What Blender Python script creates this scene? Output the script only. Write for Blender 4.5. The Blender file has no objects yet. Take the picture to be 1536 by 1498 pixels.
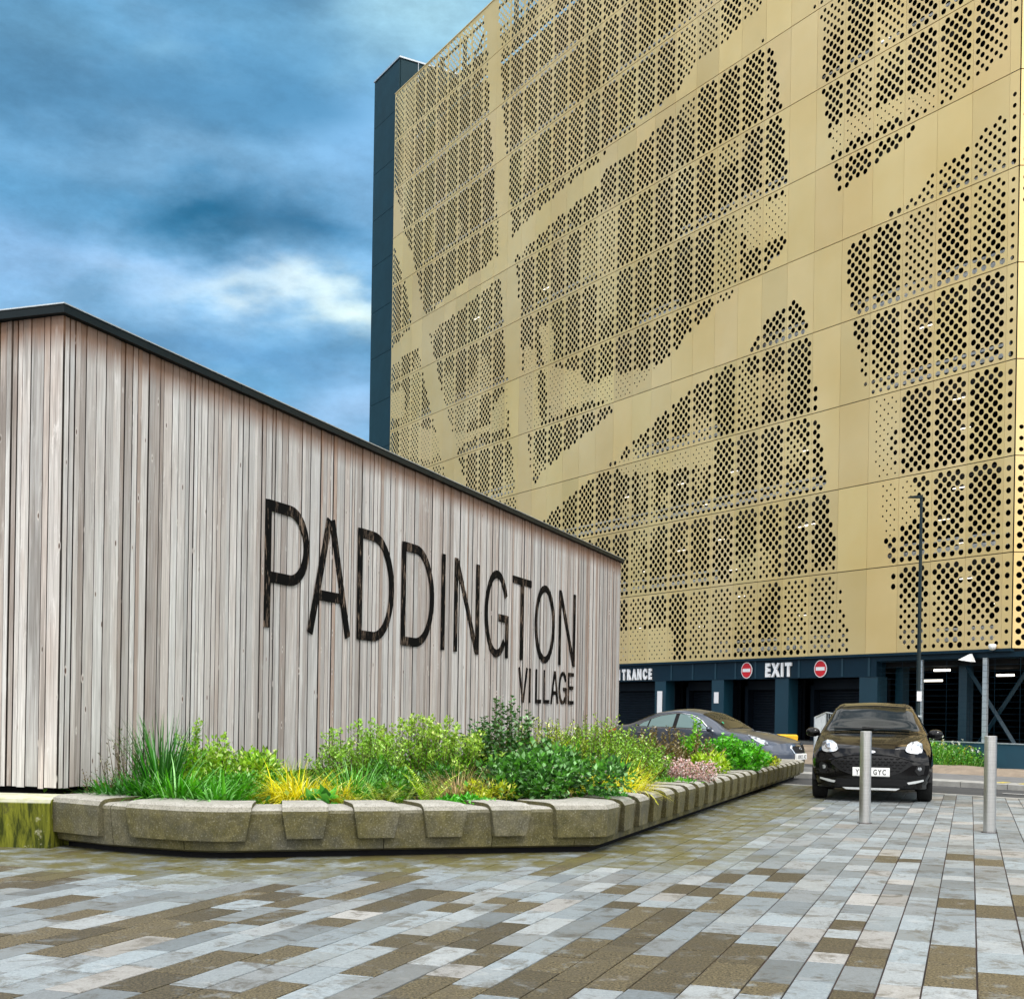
import bpy, math, random
from mathutils import Vector, Matrix
import numpy as np
PI = math.pi
R = math.radians
C = bpy.context.scene.collection
scene = bpy.context.scene

# ------------------------------------------------------------------ camera
F, CX, HY, ROLL, EYE = 1900.0, 768.0, 1065.5, math.atan(0.016), 1.30
cd = bpy.data.cameras.new('camera')
cam = bpy.data.objects.new('camera', cd); C.objects.link(cam)
cam.location = (0, 0, EYE)
cam.rotation_euler = (R(90), -ROLL, 0)
cd.sensor_width = 36; cd.lens = F * 36 / 1536
cd.shift_y = (HY - 749) / 1536
cd.clip_start = 0.1; cd.clip_end = 3000
scene.camera = cam

# ------------------------------------------------------------------ sky and sun
SUN_EL, SUN_AZ = R(48), R(163)          # sun behind the camera and to the right
w = bpy.data.worlds.new('World'); scene.world = w; w.use_nodes = True
nt = w.node_tree; nt.nodes.clear()
def N(t, **kw):
    n = nt.nodes.new(t)
    for k, v in kw.items(): setattr(n, k, v)
    return n
def L(a, b): nt.links.new(a, b)
def M_(op, a, b=None, c=None):
    n = N('ShaderNodeMath', operation=op)
    for i, x in enumerate((a, b, c)):
        if x is None: continue
        if isinstance(x, (int, float)): n.inputs[i].default_value = x
        else: L(x, n.inputs[i])
    return n.outputs[0]
def lin(r, g, b):
    f = lambda c: (c/255/12.92) if c/255 <= 0.04045 else ((c/255+0.055)/1.055)**2.4
    return (f(r), f(g), f(b))
out = N('ShaderNodeOutputWorld'); bg = N('ShaderNodeBackground'); bg.inputs['Strength'].default_value = 0.1
sky = N('ShaderNodeTexSky', sky_type='NISHITA'); sky.sun_disc = False
sky.sun_elevation = SUN_EL; sky.sun_rotation = SUN_AZ
sky.air_density = 1.4; sky.dust_density = 2.0
tc = N('ShaderNodeTexCoord'); sep = N('ShaderNodeSeparateXYZ'); L(tc.outputs['Generated'], sep.inputs[0])
mp = N('ShaderNodeMapping'); mp.inputs['Scale'].default_value = (2.2, 2.2, 4.6); L(tc.outputs['Generated'], mp.inputs[0])
n1 = N('ShaderNodeTexNoise'); n1.inputs['Scale'].default_value = 1.7; n1.inputs['Detail'].default_value = 8; n1.inputs['Roughness'].default_value = .6; n1.inputs['Distortion'].default_value = .1
L(mp.outputs[0], n1.inputs['Vector'])
n2 = N('ShaderNodeTexNoise'); n2.inputs['Scale'].default_value = 3.4; n2.inputs['Detail'].default_value = 6
L(mp.outputs[0], n2.inputs['Vector'])
sc2 = N('ShaderNodeSeparateColor'); L(n2.outputs['Color'], sc2.inputs[0])
az = M_('ADD', M_('ARCTAN2', sep.outputs[0], sep.outputs[1]), M_('MULTIPLY', M_('SUBTRACT', sc2.outputs[0], .5), .17))
el = M_('ADD', M_('ARCSINE', sep.outputs[2]), M_('MULTIPLY', M_('SUBTRACT', sc2.outputs[1], .5), .10))
ramp = N('ShaderNodeValToRGB')
ramp.color_ramp.elements[0].position = .30; ramp.color_ramp.elements[0].color = (*lin(54, 108, 144), 1)
ramp.color_ramp.elements[1].position = .72; ramp.color_ramp.elements[1].color = (*lin(132, 174, 208), 1)
e = ramp.color_ramp.elements.new(.5); e.color = (*lin(82, 138, 176), 1)
L(n1.outputs['Fac'], ramp.inputs[0])
col = ramp.outputs[0]
def mixc(fac, a, b):
    m = N('ShaderNodeMix', data_type='RGBA'); m.clamp_factor = True
    L(fac, m.inputs[0]) if not isinstance(fac, float) else setattr(m.inputs[0], 'default_value', fac)
    for i, x in ((6, a), (7, b)):
        if isinstance(x, tuple): m.inputs[i].default_value = (*x, 1)
        else: L(x, m.inputs[i])
    return m.outputs[2]
def blob(col, px, py, sx, sy, rgb, amt):
    a0 = math.atan((px-CX)/F); e0 = math.atan((HY-py)/F*math.cos(a0))
    qa = M_('POWER', M_('ABSOLUTE', M_('DIVIDE', M_('SUBTRACT', az, a0), sx/F)), 2.0)
    qe = M_('POWER', M_('ABSOLUTE', M_('DIVIDE', M_('SUBTRACT', el, e0), sy/F)), 2.0)
    g = M_('MULTIPLY', M_('EXPONENT', M_('MULTIPLY', M_('ADD', qa, qe), -1.0)), amt)
    return mixc(g, col, lin(*rgb))
for b in ((150, 170, 330, 90, (60, 106, 138), .7), (440, 150, 130, 90, (56, 110, 146), .6),
          (250, 258, 300, 28, (112, 158, 192), .65), (60, 30, 160, 50, (92, 140, 170), .6),
          (330, 30, 180, 40, (88, 138, 170), .6), (250, 110, 50, 22, (108, 152, 178), .5),
          (640, 40, 150, 90, (150, 194, 212), 1.0), (530, 240, 80, 70, (112, 158, 196), .7),
          (280, 352, 100, 34, (0, 86, 122), 1.0), (440, 360, 110, 32, (20, 96, 136), .85),
          (40, 400, 110, 45, (116, 160, 200), .8), (210, 425, 140, 20, (134, 172, 208), .85),
          (420, 450, 130, 18, (186, 206, 214), .95), (520, 470, 60, 24, (196, 214, 210), .95),
          (330, 530, 200, 36, (72, 126, 168), .75), (520, 610, 100, 50, (138, 172, 206), .8)):
    col = blob(col, *b)
# unseen sky overhead and behind the camera, brightened to light the scene
up = N('ShaderNodeMapRange', interpolation_type='SMOOTHSTEP'); up.inputs[1].default_value = .50; up.inputs[2].default_value = .86
L(el, up.inputs[0])
bk = N('ShaderNodeMapRange', interpolation_type='SMOOTHSTEP'); bk.inputs[1].default_value = .35; bk.inputs[2].default_value = -.35
L(sep.outputs[1], bk.inputs[0])
mb_ = N('ShaderNodeMapRange', interpolation_type='SMOOTHSTEP'); mb_.inputs[1].default_value = .42; mb_.inputs[2].default_value = .56; L(n1.outputs['Fac'], mb_.inputs[0])
bright = mixc(mb_.outputs[0], (0.38, 0.46, 0.58), (2.1, 2.08, 2.03))
col = mixc(M_('MAXIMUM', up.outputs[0], bk.outputs[0]), col, bright)
n3 = N('ShaderNodeTexNoise'); n3.inputs['Scale'].default_value = 3.8; n3.inputs['Detail'].default_value = 9; n3.inputs['Roughness'].default_value = .68; L(mp.outputs[0], n3.inputs['Vector'])
mr = N('ShaderNodeMapRange'); mr.inputs[1].default_value = .36; mr.inputs[2].default_value = .64; mr.inputs[3].default_value = .90; mr.inputs[4].default_value = 1.34; L(n3.outputs['Fac'], mr.inputs[0])
vq = N('ShaderNodeVectorMath', operation='SCALE'); L(col, vq.inputs[0]); L(mr.outputs[0], vq.inputs['Scale']); col = vq.outputs[0]
vm = N('ShaderNodeVectorMath', operation='SCALE'); L(col, vm.inputs[0]); vm.inputs['Scale'].default_value = 10
fin = mixc(0.10, vm.outputs[0], sky.outputs[0])
L(fin, bg.inputs[0]); L(bg.outputs[0], out.inputs[0])

sd = bpy.data.lights.new('sun', 'SUN'); sd.energy = 1.5; sd.angle = R(12); sd.color = (1, .96, .9)
so = bpy.data.objects.new('sun', sd); C.objects.link(so)
sdir = Vector((math.sin(SUN_AZ)*math.cos(SUN_EL), math.cos(SUN_AZ)*math.cos(SUN_EL), math.sin(SUN_EL)))
so.rotation_euler = sdir.to_track_quat('Z', 'Y').to_euler(); so.location = (10, -10, 40)
scene.view_settings.view_transform = 'Standard'; scene.view_settings.look = 'None'
scene.view_settings.exposure = 0.45; scene.view_settings.gamma = 1

# ------------------------------------------------------------------ helpers
rnd = random.Random(7)
def ray(px, py):
    u, v = px-CX, HY-py
    c, s = math.cos(ROLL), math.sin(ROLL)
    return Vector(((u*c - v*s)/F, 1.0, (v*c + u*s)/F))
def gpt(px, py, z=0.0):
    d = ray(px, py); t = (z-EYE)/d.z
    return Vector((d.x*t, t, z))
def at(px, D, z=0.0):                    # a point at depth D seen at column px near the horizon
    return Vector(((px-CX)/F*D, D, z))

class MB:
    def __init__(s): s.v, s.f, s.c, s.smooth, s.cur = [], [], [], False, (1, 1, 1)
    def add(s, vs, fs, col=None):
        o = len(s.v); s.v += [tuple(p) for p in vs]; s.f += [tuple(i+o for i in f) for f in fs]
        s.c += [col or s.cur]*len(vs)
    def box(s, x0, x1, y0, y1, z0, z1, col=None):
        s.add([(x0,y0,z0),(x1,y0,z0),(x1,y1,z0),(x0,y1,z0),(x0,y0,z1),(x1,y0,z1),(x1,y1,z1),(x0,y1,z1)],
              [(0,3,2,1),(4,5,6,7),(0,1,5,4),(1,2,6,5),(2,3,7,6),(3,0,4,7)], col)
    def bev(s, x0, x1, y0, y1, z0, z1, b, col=None):       # box with bevelled top edges
        s.add([(x0,y0,z0),(x1,y0,z0),(x1,y1,z0),(x0,y1,z0),(x0,y0,z1-b),(x1,y0,z1-b),(x1,y1,z1-b),(x0,y1,z1-b),
               (x0+b,y0+b,z1),(x1-b,y0+b,z1),(x1-b,y1-b,z1),(x0+b,y1-b,z1)],
              [(0,3,2,1),(0,1,5,4),(1,2,6,5),(2,3,7,6),(3,0,4,7),(4,5,9,8),(5,6,10,9),(6,7,11,10),(7,4,8,11),(8,9,10,11)], col)
    def tube(s, pts, rs, n=8, col=None, cap=True):
        pts = [Vector(p) for p in pts]
        if not isinstance(rs, (list, tuple)): rs = [rs]*len(pts)
        vs, fs = [], []
        for i, p in enumerate(pts):
            d = (pts[min(i+1, len(pts)-1)] - pts[max(i-1, 0)]).normalized()
            a = d.cross(Vector((0, 0, 1)) if abs(d.z) < .9 else Vector((1, 0, 0))).normalized(); b = d.cross(a)
            for k in range(n):
                t = 2*PI*k/n; vs.append(p + (a*math.cos(t) + b*math.sin(t))*rs[i])
        for i in range(len(pts)-1):
            for k in range(n):
                fs.append((i*n+k, i*n+(k+1) % n, (i+1)*n+(k+1) % n, (i+1)*n+k))
        if cap: fs += [tuple(range(n-1, -1, -1)), tuple(range((len(pts)-1)*n, len(pts)*n))]
        s.add(vs, fs, col)
    def lathe(s, prof, n=24, o=(0, 0, 0), col=None):
        vs, fs = [], []
        for r, z in prof:
            for k in range(n): vs.append((o[0]+r*math.cos(2*PI*k/n), o[1]+r*math.sin(2*PI*k/n), o[2]+z))
        for i in range(len(prof)-1):
            for k in range(n): fs.append((i*n+k, i*n+(k+1) % n, (i+1)*n+(k+1) % n, (i+1)*n+k))
        fs += [tuple(range(n-1, -1, -1)), tuple(range((len(prof)-1)*n, len(prof)*n))]
        s.add(vs, fs, col)
    def grid(s, rows, closed=False, col=None):
        m = len(rows[0]); vs = [p for r in rows for p in r]; fs = []
        for i in range(len(rows)-1):
            for j in range(m if closed else m-1):
                fs.append((i*m+j, i*m+(j+1) % m, (i+1)*m+(j+1) % m, (i+1)*m+j))
        s.add(vs, fs, col)
    def prism(s, poly, fn, d0, d1, col=None):               # fn(a, b, d) -> point
        n = len(poly)
        vs = [fn(a, b, d0) for a, b in poly] + [fn(a, b, d1) for a, b in poly]
        s.add(vs, [tuple(range(n)), tuple(range(2*n-1, n-1, -1))] + [(i, (i+1) % n, n+(i+1) % n, n+i) for i in range(n)], col)

def build(name, mb, mat, parent=None, loc=None, rotz=0, fixn=True, bevel=0):
    me = bpy.data.meshes.new(name)
    me.from_pydata(mb.v, [], mb.f)
    ca = me.color_attributes.new('Col', 'FLOAT_COLOR', 'POINT')
    arr = np.ones((len(mb.v), 4), dtype=np.float32); arr[:, :3] = np.array(mb.c, dtype=np.float32).reshape(-1, 3)
    ca.data.foreach_set('color', arr.ravel())
    if fixn and len(mb.f) < 60000:
        import bmesh
        bm = bmesh.new(); bm.from_mesh(me); bmesh.ops.recalc_face_normals(bm, faces=bm.faces); bm.to_mesh(me); bm.free()
    if mb.smooth: me.polygons.foreach_set('use_smooth', [True]*len(me.polygons))
    me.materials.append(mat)
    o = bpy.data.objects.new(name, me); C.objects.link(o)
    if loc is not None: o.location = loc
    o.rotation_euler.z = rotz
    if parent: o.parent = parent
    if bevel:
        m = o.modifiers.new('bevel', 'BEVEL'); m.width = bevel; m.segments = 2; m.limit_method = 'ANGLE'; m.angle_limit = R(40)
    return o
def thing(name, label, cat, loc=(0, 0, 0), rotz=0, group=None):
    o = bpy.data.objects.new(name, None); C.objects.link(o); o.empty_display_size = .3
    o.location = loc; o.rotation_euler.z = rotz; o['label'] = label; o['category'] = cat
    if group: o['group'] = group
    return o
def tag(o, label, cat, group=None):
    o['label'] = label; o['category'] = cat
    if group: o['group'] = group
    return o
def struct(o, kind='structure', **kw):
    o['kind'] = kind
    for k, v in kw.items(): o[k] = v
    return o

# ------------------------------------------------------------------ materials
class Mat:
    def __init__(s, name):
        s.m = bpy.data.materials.new(name); s.m.use_nodes = True; s.t = s.m.node_tree
        s.p = s.t.nodes['Principled BSDF']; s.o = s.t.nodes['Material Output']; s._tc = None
    def n(s, t, **kw):
        n = s.t.nodes.new(t)
        for k, v in kw.items(): setattr(n, k, v)
        return n
    def l(s, a, b): s.t.links.new(a, b)
    def set(s, n, i, x):
        if isinstance(x, tuple): n.inputs[i].default_value = (*x, 1) if len(x) == 3 and n.inputs[i].type == 'RGBA' else x
        elif isinstance(x, (int, float)): n.inputs[i].default_value = x
        else: s.l(x, n.inputs[i])
    def co(s, scale=(1, 1, 1), loc=None):
        if not s._tc: s._tc = s.n('ShaderNodeTexCoord')
        m = s.n('ShaderNodeMapping'); s.l(s._tc.outputs['Object'], m.inputs[0]); m.inputs['Scale'].default_value = scale
        if loc is not None: s.l(loc, m.inputs['Location'])
        return m.outputs[0]
    def noise(s, scale, detail=4, rough=.5, vec=None, dist=0):
        n = s.n('ShaderNodeTexNoise'); n.inputs['Scale'].default_value = scale; n.inputs['Detail'].default_value = detail
        n.inputs['Roughness'].default_value = rough; n.inputs['Distortion'].default_value = dist
        s.l(vec if vec is not None else s.co(), n.inputs['Vector']); return n.outputs['Fac']
    def rng(s, x, a, b, c=0.0, d=1.0):
        n = s.n('ShaderNodeMapRange'); s.set(n, 0, x)
        for i, q in zip((1, 2, 3, 4), (a, b, c, d)): n.inputs[i].default_value = q
        return n.outputs[0]
    def mix(s, f, a, b, mode='MIX'):
        n = s.n('ShaderNodeMix', data_type='RGBA', blend_type=mode); s.set(n, 0, f); s.set(n, 6, a); s.set(n, 7, b); return n.outputs[2]
    def math(s, op, a, b=0.0):
        n = s.n('ShaderNodeMath', operation=op); s.set(n, 0, a); s.set(n, 1, b); return n.outputs[0]
    def attr(s): 
        n = s.n('ShaderNodeVertexColor'); n.layer_name = 'Col'; return n.outputs['Color']
    def bump(s, h, strength=.3, dist=.01):
        n = s.n('ShaderNodeBump'); n.inputs['Strength'].default_value = strength; n.inputs['Distance'].default_value = dist
        s.l(h, n.inputs['Height']); s.l(n.outputs[0], s.p.inputs['Normal'])
    def pr(s, **kw):
        for k, v in kw.items():
            k = {'base': 'Base Color', 'rough': 'Roughness', 'metal': 'Metallic', 'spec': 'Specular IOR Level', 'coat': 'Coat Weight',
                 'coatr': 'Coat Roughness', 'emit': 'Emission Color', 'es': 'Emission Strength', 'trans': 'Transmission Weight'}[k]
            s.set(s.p, k, v)
        return s
def simple(name, base, rough=.5, metal=0., var=.12, scale=6., bump=0., **kw):
    m = Mat(name); kw.setdefault('spec', .2 if max(base) < .04 else .5); nz = m.noise(scale, 5, .6)
    d = tuple(c*(1-var) for c in base); l_ = tuple(min(1, c*(1+var)) for c in base)
    m.pr(base=m.mix(m.rng(nz, .3, .7), d, l_), rough=m.rng(m.noise(scale*2.3, 3), .2, .8, max(.02, rough-.06), min(1, rough+.08)), metal=metal, **kw)
    if bump: m.bump(nz, bump)
    return m.m

def wood():
    m = Mat('weathered_timber'); a = m.attr(); sp = m.n('ShaderNodeSeparateColor'); m.l(a, sp.inputs[0])
    # red = tone, green = brownness, blue = board random offset
    cmb = m.n('ShaderNodeCombineXYZ'); m.l(m.math('MULTIPLY', sp.outputs[2], 37.0), cmb.inputs[2]); m.l(m.math('MULTIPLY', sp.outputs[2], 11.0), cmb.inputs[0])
    v = m.co((34, 34, .9), cmb.outputs[0]); g = m.noise(1.6, 7, .62, v, .6)
    v2 = m.co((90, 90, 1.6), cmb.outputs[0]); fine = m.noise(1.3, 4, .6, v2)
    v3 = m.co((3, 3, .55), cmb.outputs[0]); big = m.noise(1.2, 4, .6, v3)
    grey = m.mix(m.rng(g, .3, .7), (.36, .35, .335), (.62, .61, .585))
    brown = m.mix(m.rng(g, .3, .7), (.24, .17, .13), (.46, .355, .29))
    bf = m.math('ADD', m.math('MULTIPLY', sp.outputs[1], .8), m.rng(big, .5, .75, 0., .45))
    c = m.mix(m.math('MINIMUM', bf, 1.0), grey, brown)
    c = m.mix(m.rng(fine, .45, .70, 0, .5), c, (.17, .14, .12))
    c = m.mix(m.rng(m.noise(1.5, 6, .75, m.co((9, 9, 1.4), cmb.outputs[0]), .4), .58, .68, 0, .55), c, (.66, .64, .61))
    tone = m.math('ADD', m.math('MULTIPLY', sp.outputs[0], .75), .55)
    tn = m.n('ShaderNodeVectorMath', operation='SCALE'); m.l(c, tn.inputs[0]); m.l(tone, tn.inputs['Scale'])
    # knots and pale rings round them
    vk = m.n('ShaderNodeTexVoronoi'); vk.inputs['Scale'].default_value = 1.0; m.l(m.co((6.5, 6.5, 2.1), cmb.outputs[0]), vk.inputs['Vector'])
    kd = m.math('ADD', vk.outputs['Distance'], m.math('MULTIPLY', m.math('SUBTRACT', fine, .5), .05))
    c2 = m.mix(m.rng(kd, .12, .085), tn.outputs[0], (.55, .51, .47))
    c3 = m.mix(m.rng(kd, .07, .045), c2, (.09, .05, .035))
    # sheltered wood under the roof edge kept its orange-brown colour; damp stains near the left foot
    so = m.n('ShaderNodeSeparateXYZ'); m.l(m._tc.outputs['Object'], so.inputs[0])
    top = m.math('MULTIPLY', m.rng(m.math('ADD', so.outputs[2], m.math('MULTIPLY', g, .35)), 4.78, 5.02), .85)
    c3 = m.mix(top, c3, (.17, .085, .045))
    st = m.math('MULTIPLY', m.rng(m.noise(1.0, 5, .6, m.co((1.4, 5.5, .32))), .56, .64), m.rng(so.outputs[0], .1, -.01))
    c3 = m.mix(m.math('MULTIPLY', st, .5), c3, (.13, .115, .10))
    m.pr(base=c3, rough=.78, spec=.2); m.bump(m.math('ADD', m.math('MULTIPLY', g, .6), fine), .35, .004)
    return m.m
def charred():
    m = Mat('scorched_black_letter'); v = m.co((45, 45, 3.0)); g = m.noise(1.5, 6, .65, v); b = m.noise(2.2, 4, .6, m.co((3, 3, 1)))
    f = m.math('MULTIPLY', m.rng(g, .53, .57), m.rng(b, .50, .58))
    m.pr(base=m.mix(f, (.004, .004, .004), (.26, .19, .14)), rough=.8, spec=.06); m.bump(g, .3, .004); return m.m
def paver():
    m = Mat('granite_paver'); a = m.attr(); sp = m.n('ShaderNodeSeparateColor'); m.l(a, sp.inputs[0])
    # red = brightness, green = brown aggregate paver, blue = pale limey paver
    fine = m.noise(75, 4, .75); mid = m.noise(34, 7, .75); big = m.noise(1.1, 5, .6); st = m.noise(5, 6, .7, m.co((1, 1, 1)), .8)
    grey = m.mix(m.rng(mid, .3, .7), (.155, .185, .20), (.30, .345, .365))
    pale = m.mix(m.rng(mid, .3, .7), (.25, .245, .23), (.42, .41, .39))
    br = m.mix(m.rng(fine, .42, .60), (.010, .008, .003), (.17, .135, .07))
    c = m.mix(m.math('MAXIMUM', sp.outputs[2], 0.0), grey, pale)
    c = m.mix(m.rng(fine, .52, .64, 0, .5), c, (.08, .085, .08))
    c = m.mix(m.rng(st, .58, .66, 0, .4), c, (.38, .39, .385))
    brown_f = m.math('MULTIPLY', sp.outputs[1], m.rng(m.noise(4.5, 6, .7), .34, .44, .45, 1.0))
    c = m.mix(brown_f, c, br)
    dirt = m.math('MULTIPLY', m.rng(m.noise(3.8, 9, .82, None, .6), .51, .60), .68)
    c = m.mix(dirt, c, (.075, .062, .038))
    tone = m.math('ADD', m.math('MULTIPLY', sp.outputs[0], .6), .70)
    tn = m.n('ShaderNodeVectorMath', operation='SCALE'); m.l(c, tn.inputs[0]); m.l(tone, tn.inputs['Scale'])
    # green-brown algae spreading from the foot of the planter
    alg = m.math('MULTIPLY', m.math('MAXIMUM', m.math('MULTIPLY', sp.outputs[2], -1.0), 0.0), m.rng(m.noise(3.0, 6, .7), .36, .56))
    ac = m.mix(alg, tn.outputs[0], m.mix(m.rng(mid, .3, .7), (.045, .042, .008), (.17, .15, .045)))
    m.pr(base=ac, rough=m.rng(mid, .2, .8, .40, .75), spec=.4); m.bump(m.math('ADD', fine, mid), .25, .003); return m.m
def joint():
    m = Mat('joint_sand'); m.pr(base=m.mix(m.rng(m.noise(1.3, 4), .4, .65), (.016, .012, .010), (.06, .028, .018)), rough=.95); return m.m
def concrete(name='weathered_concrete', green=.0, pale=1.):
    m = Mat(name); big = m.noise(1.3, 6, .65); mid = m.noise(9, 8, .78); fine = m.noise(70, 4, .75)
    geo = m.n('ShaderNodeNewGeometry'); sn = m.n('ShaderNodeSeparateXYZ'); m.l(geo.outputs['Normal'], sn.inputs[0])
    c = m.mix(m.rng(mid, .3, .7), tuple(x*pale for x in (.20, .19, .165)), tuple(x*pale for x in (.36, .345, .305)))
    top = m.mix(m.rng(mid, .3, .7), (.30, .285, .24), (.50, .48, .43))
    # algae on the upright faces, which are also darker overall than the tops
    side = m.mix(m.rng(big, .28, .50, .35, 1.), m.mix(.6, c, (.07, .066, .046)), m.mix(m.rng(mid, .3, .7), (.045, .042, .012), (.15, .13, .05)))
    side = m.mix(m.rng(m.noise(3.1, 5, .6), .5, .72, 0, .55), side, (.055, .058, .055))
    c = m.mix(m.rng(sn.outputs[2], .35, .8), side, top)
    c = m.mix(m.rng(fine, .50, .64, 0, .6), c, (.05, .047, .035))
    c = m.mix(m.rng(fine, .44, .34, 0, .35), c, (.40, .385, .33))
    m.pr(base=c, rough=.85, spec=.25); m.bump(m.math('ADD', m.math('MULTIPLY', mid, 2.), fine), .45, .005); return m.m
def mossy():
    m = Mat('mossy_concrete'); v = m.co((9, 9, 1.6)); s_ = m.noise(1.4, 7, .7, v, .5); mid = m.noise(6, 7, .7)
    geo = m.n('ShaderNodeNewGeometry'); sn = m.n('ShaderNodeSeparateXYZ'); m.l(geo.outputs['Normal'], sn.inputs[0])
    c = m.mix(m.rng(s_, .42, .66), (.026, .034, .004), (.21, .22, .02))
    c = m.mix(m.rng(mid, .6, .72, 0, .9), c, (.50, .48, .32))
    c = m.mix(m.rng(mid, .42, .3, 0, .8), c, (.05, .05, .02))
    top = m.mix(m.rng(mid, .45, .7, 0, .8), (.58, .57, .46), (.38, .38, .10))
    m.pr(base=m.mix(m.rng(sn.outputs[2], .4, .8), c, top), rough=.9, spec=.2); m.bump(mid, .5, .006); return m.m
def gold():
    m = Mat('gold_anodised_panel'); a = m.attr(); n_ = m.noise(.25, 3, .5); f = m.noise(3, 3)
    c = m.mix(m.rng(n_, .3, .7), (.68, .485, .195), (.77, .585, .28))
    c = m.mix(1.0, c, a, 'MULTIPLY')
    m.pr(base=c, metal=.45, rough=m.rng(f, .3, .7, .36, .48), spec=.5); return m.m
def leaf(name, trans=.35, rough=.5):
    m = Mat(name); a = m.attr(); m.pr(base=a, rough=rough, spec=.35)
    tr = m.n('ShaderNodeBsdfTranslucent'); hs = m.n('ShaderNodeHueSaturation'); m.l(a, hs.inputs['Color']); hs.inputs['Value'].default_value = 1.3; hs.inputs['Saturation'].default_value = 1.1
    m.l(hs.outputs[0], tr.inputs[0]); mx = m.n('ShaderNodeMixShader'); mx.inputs[0].default_value = trans
    m.l(m.p.outputs[0], mx.inputs[1]); m.l(tr.outputs[0], mx.inputs[2]); m.l(mx.outputs[0], m.o.inputs[0]); return m.m
def emitter(name, c, s):
    m = Mat(name); m.pr(base=c, emit=c, es=s); return m.m
MT = dict(
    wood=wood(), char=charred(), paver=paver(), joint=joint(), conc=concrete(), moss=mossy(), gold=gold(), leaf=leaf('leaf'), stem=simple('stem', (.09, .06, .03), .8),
    fascia=simple('dark_fascia', (.003, .009, .011), .5, 0, .1, 2), cream=simple('cream_coping', (.62, .58, .42), .6),
    dark=simple('black_recess', (.008, .008, .009), .9), backing=simple('dark_membrane', (.02, .015, .014), .95),
    teal=simple('teal_cladding', (.004, .030, .048), .42, 0, .10, .6), teal_d=simple('teal_steel', (.003, .018, .032), .45, 0, .12, 1.),
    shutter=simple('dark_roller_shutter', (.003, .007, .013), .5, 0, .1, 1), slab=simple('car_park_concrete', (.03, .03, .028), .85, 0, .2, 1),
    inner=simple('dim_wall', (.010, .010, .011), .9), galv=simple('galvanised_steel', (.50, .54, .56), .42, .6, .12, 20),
    rail=simple('pale_barrier', (.62, .64, .64), .5, .1), strip=emitter('strip_light', (1, .93, .78), 2.2), lampw=simple('white_lamp', (.78, .78, .76), .4),
    white=simple('white_lettering', (.85, .85, .85), .4, 0, .03), white_s=simple('white_sign', (.82, .80, .80), .45, 0, .03), red=simple('sign_red', (.62, .008, .012), .35, 0, .05),
    tarmac=None, steel=None, black=simple('black_plastic', (.012, .012, .013), .45), tyre=simple('tyre_rubber', (.012, .012, .012), .8, 0, .2, 30),
    post=simple('lamp_post_paint', (.012, .022, .024), .35, .2), yellow=simple('yellow_block', (.80, .46, .01), .55, 0, .1, 3),
    yline=simple('yellow_road_paint', (.66, .52, .05), .7, 0, .2, 20), wline=simple('white_road_paint', (.52, .52, .50), .7, 0, .2, 20),
    kerb=simple('pale_kerb', (.34, .335, .31), .8, 0, .2, 5, .2), soil=simple('planter_soil', (.035, .024, .015), .95, 0, .4, 14, .5), earth=simple('dry_earth', (.27, .215, .16), .95, 0, .3, 2.2, .5),
    chrome=simple('chrome', (.75, .76, .78), .12, 1., .02), number=simple('number_plate', (.80, .80, .78), .35, 0, .02), ink=simple('plate_ink', (.01, .01, .012), .5))
m = Mat('asphalt'); f = m.noise(90, 3, .7); g = m.noise(.7, 5, .6)
m.pr(base=m.mix(m.rng(g, .3, .7), (.032, .034, .036), (.06, .062, .064)), rough=.85); m.bump(f, .3, .004); MT['tarmac'] = m.m
m = Mat('pale_pavement'); m.pr(base=m.mix(m.rng(m.noise(3, 6, .7), .3, .7), (.11, .112, .112), (.20, .20, .198)), rough=.85); MT['path'] = m.m
m = Mat('brushed_stainless'); g = m.noise(4, 5, .6, m.co((1, 1, 18)))
m.pr(base=m.mix(m.rng(g, .3, .7), (.50, .49, .47), (.60, .59, .57)), rough=.30, metal=.9); m.p.inputs['Anisotropic'].default_value = .5; MT['steel'] = m.m
def paint(name, c, metal=0.):
    m = Mat(name); m.pr(base=c, rough=.30 if metal else .06, metal=metal, coat=.8 if metal else 0., coatr=.03, spec=.42 if metal else .36)
    return m.m
MT['black_car'] = paint('glossy_black_paint', (.003, .003, .0035)); MT['grey_car'] = paint('dark_lilac_grey_paint', (.06, .075, .105), .45)
def glass(name, c):
    m = Mat(name); m.pr(base=c, rough=.03, spec=.34 if c[0] < .1 else .6); return m.m
MT['glass'] = glass('dark_car_glass', (.004, .007, .006)); MT['glass_side'] = glass('pale_car_glass', (.16, .24, .24))
m = Mat('headlamp_lens'); m.pr(base=m.mix(m.rng(m.noise(11, 1), .38, .5), (.16, .17, .18), (.66, .69, .72)), rough=.08, metal=.55, coat=1., coatr=.02); MT['lamp'] = m.m
m = Mat('tail_lens'); m.pr(base=(.5, .03, .02), rough=.12, coat=1.); MT['tail'] = m.m

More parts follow.
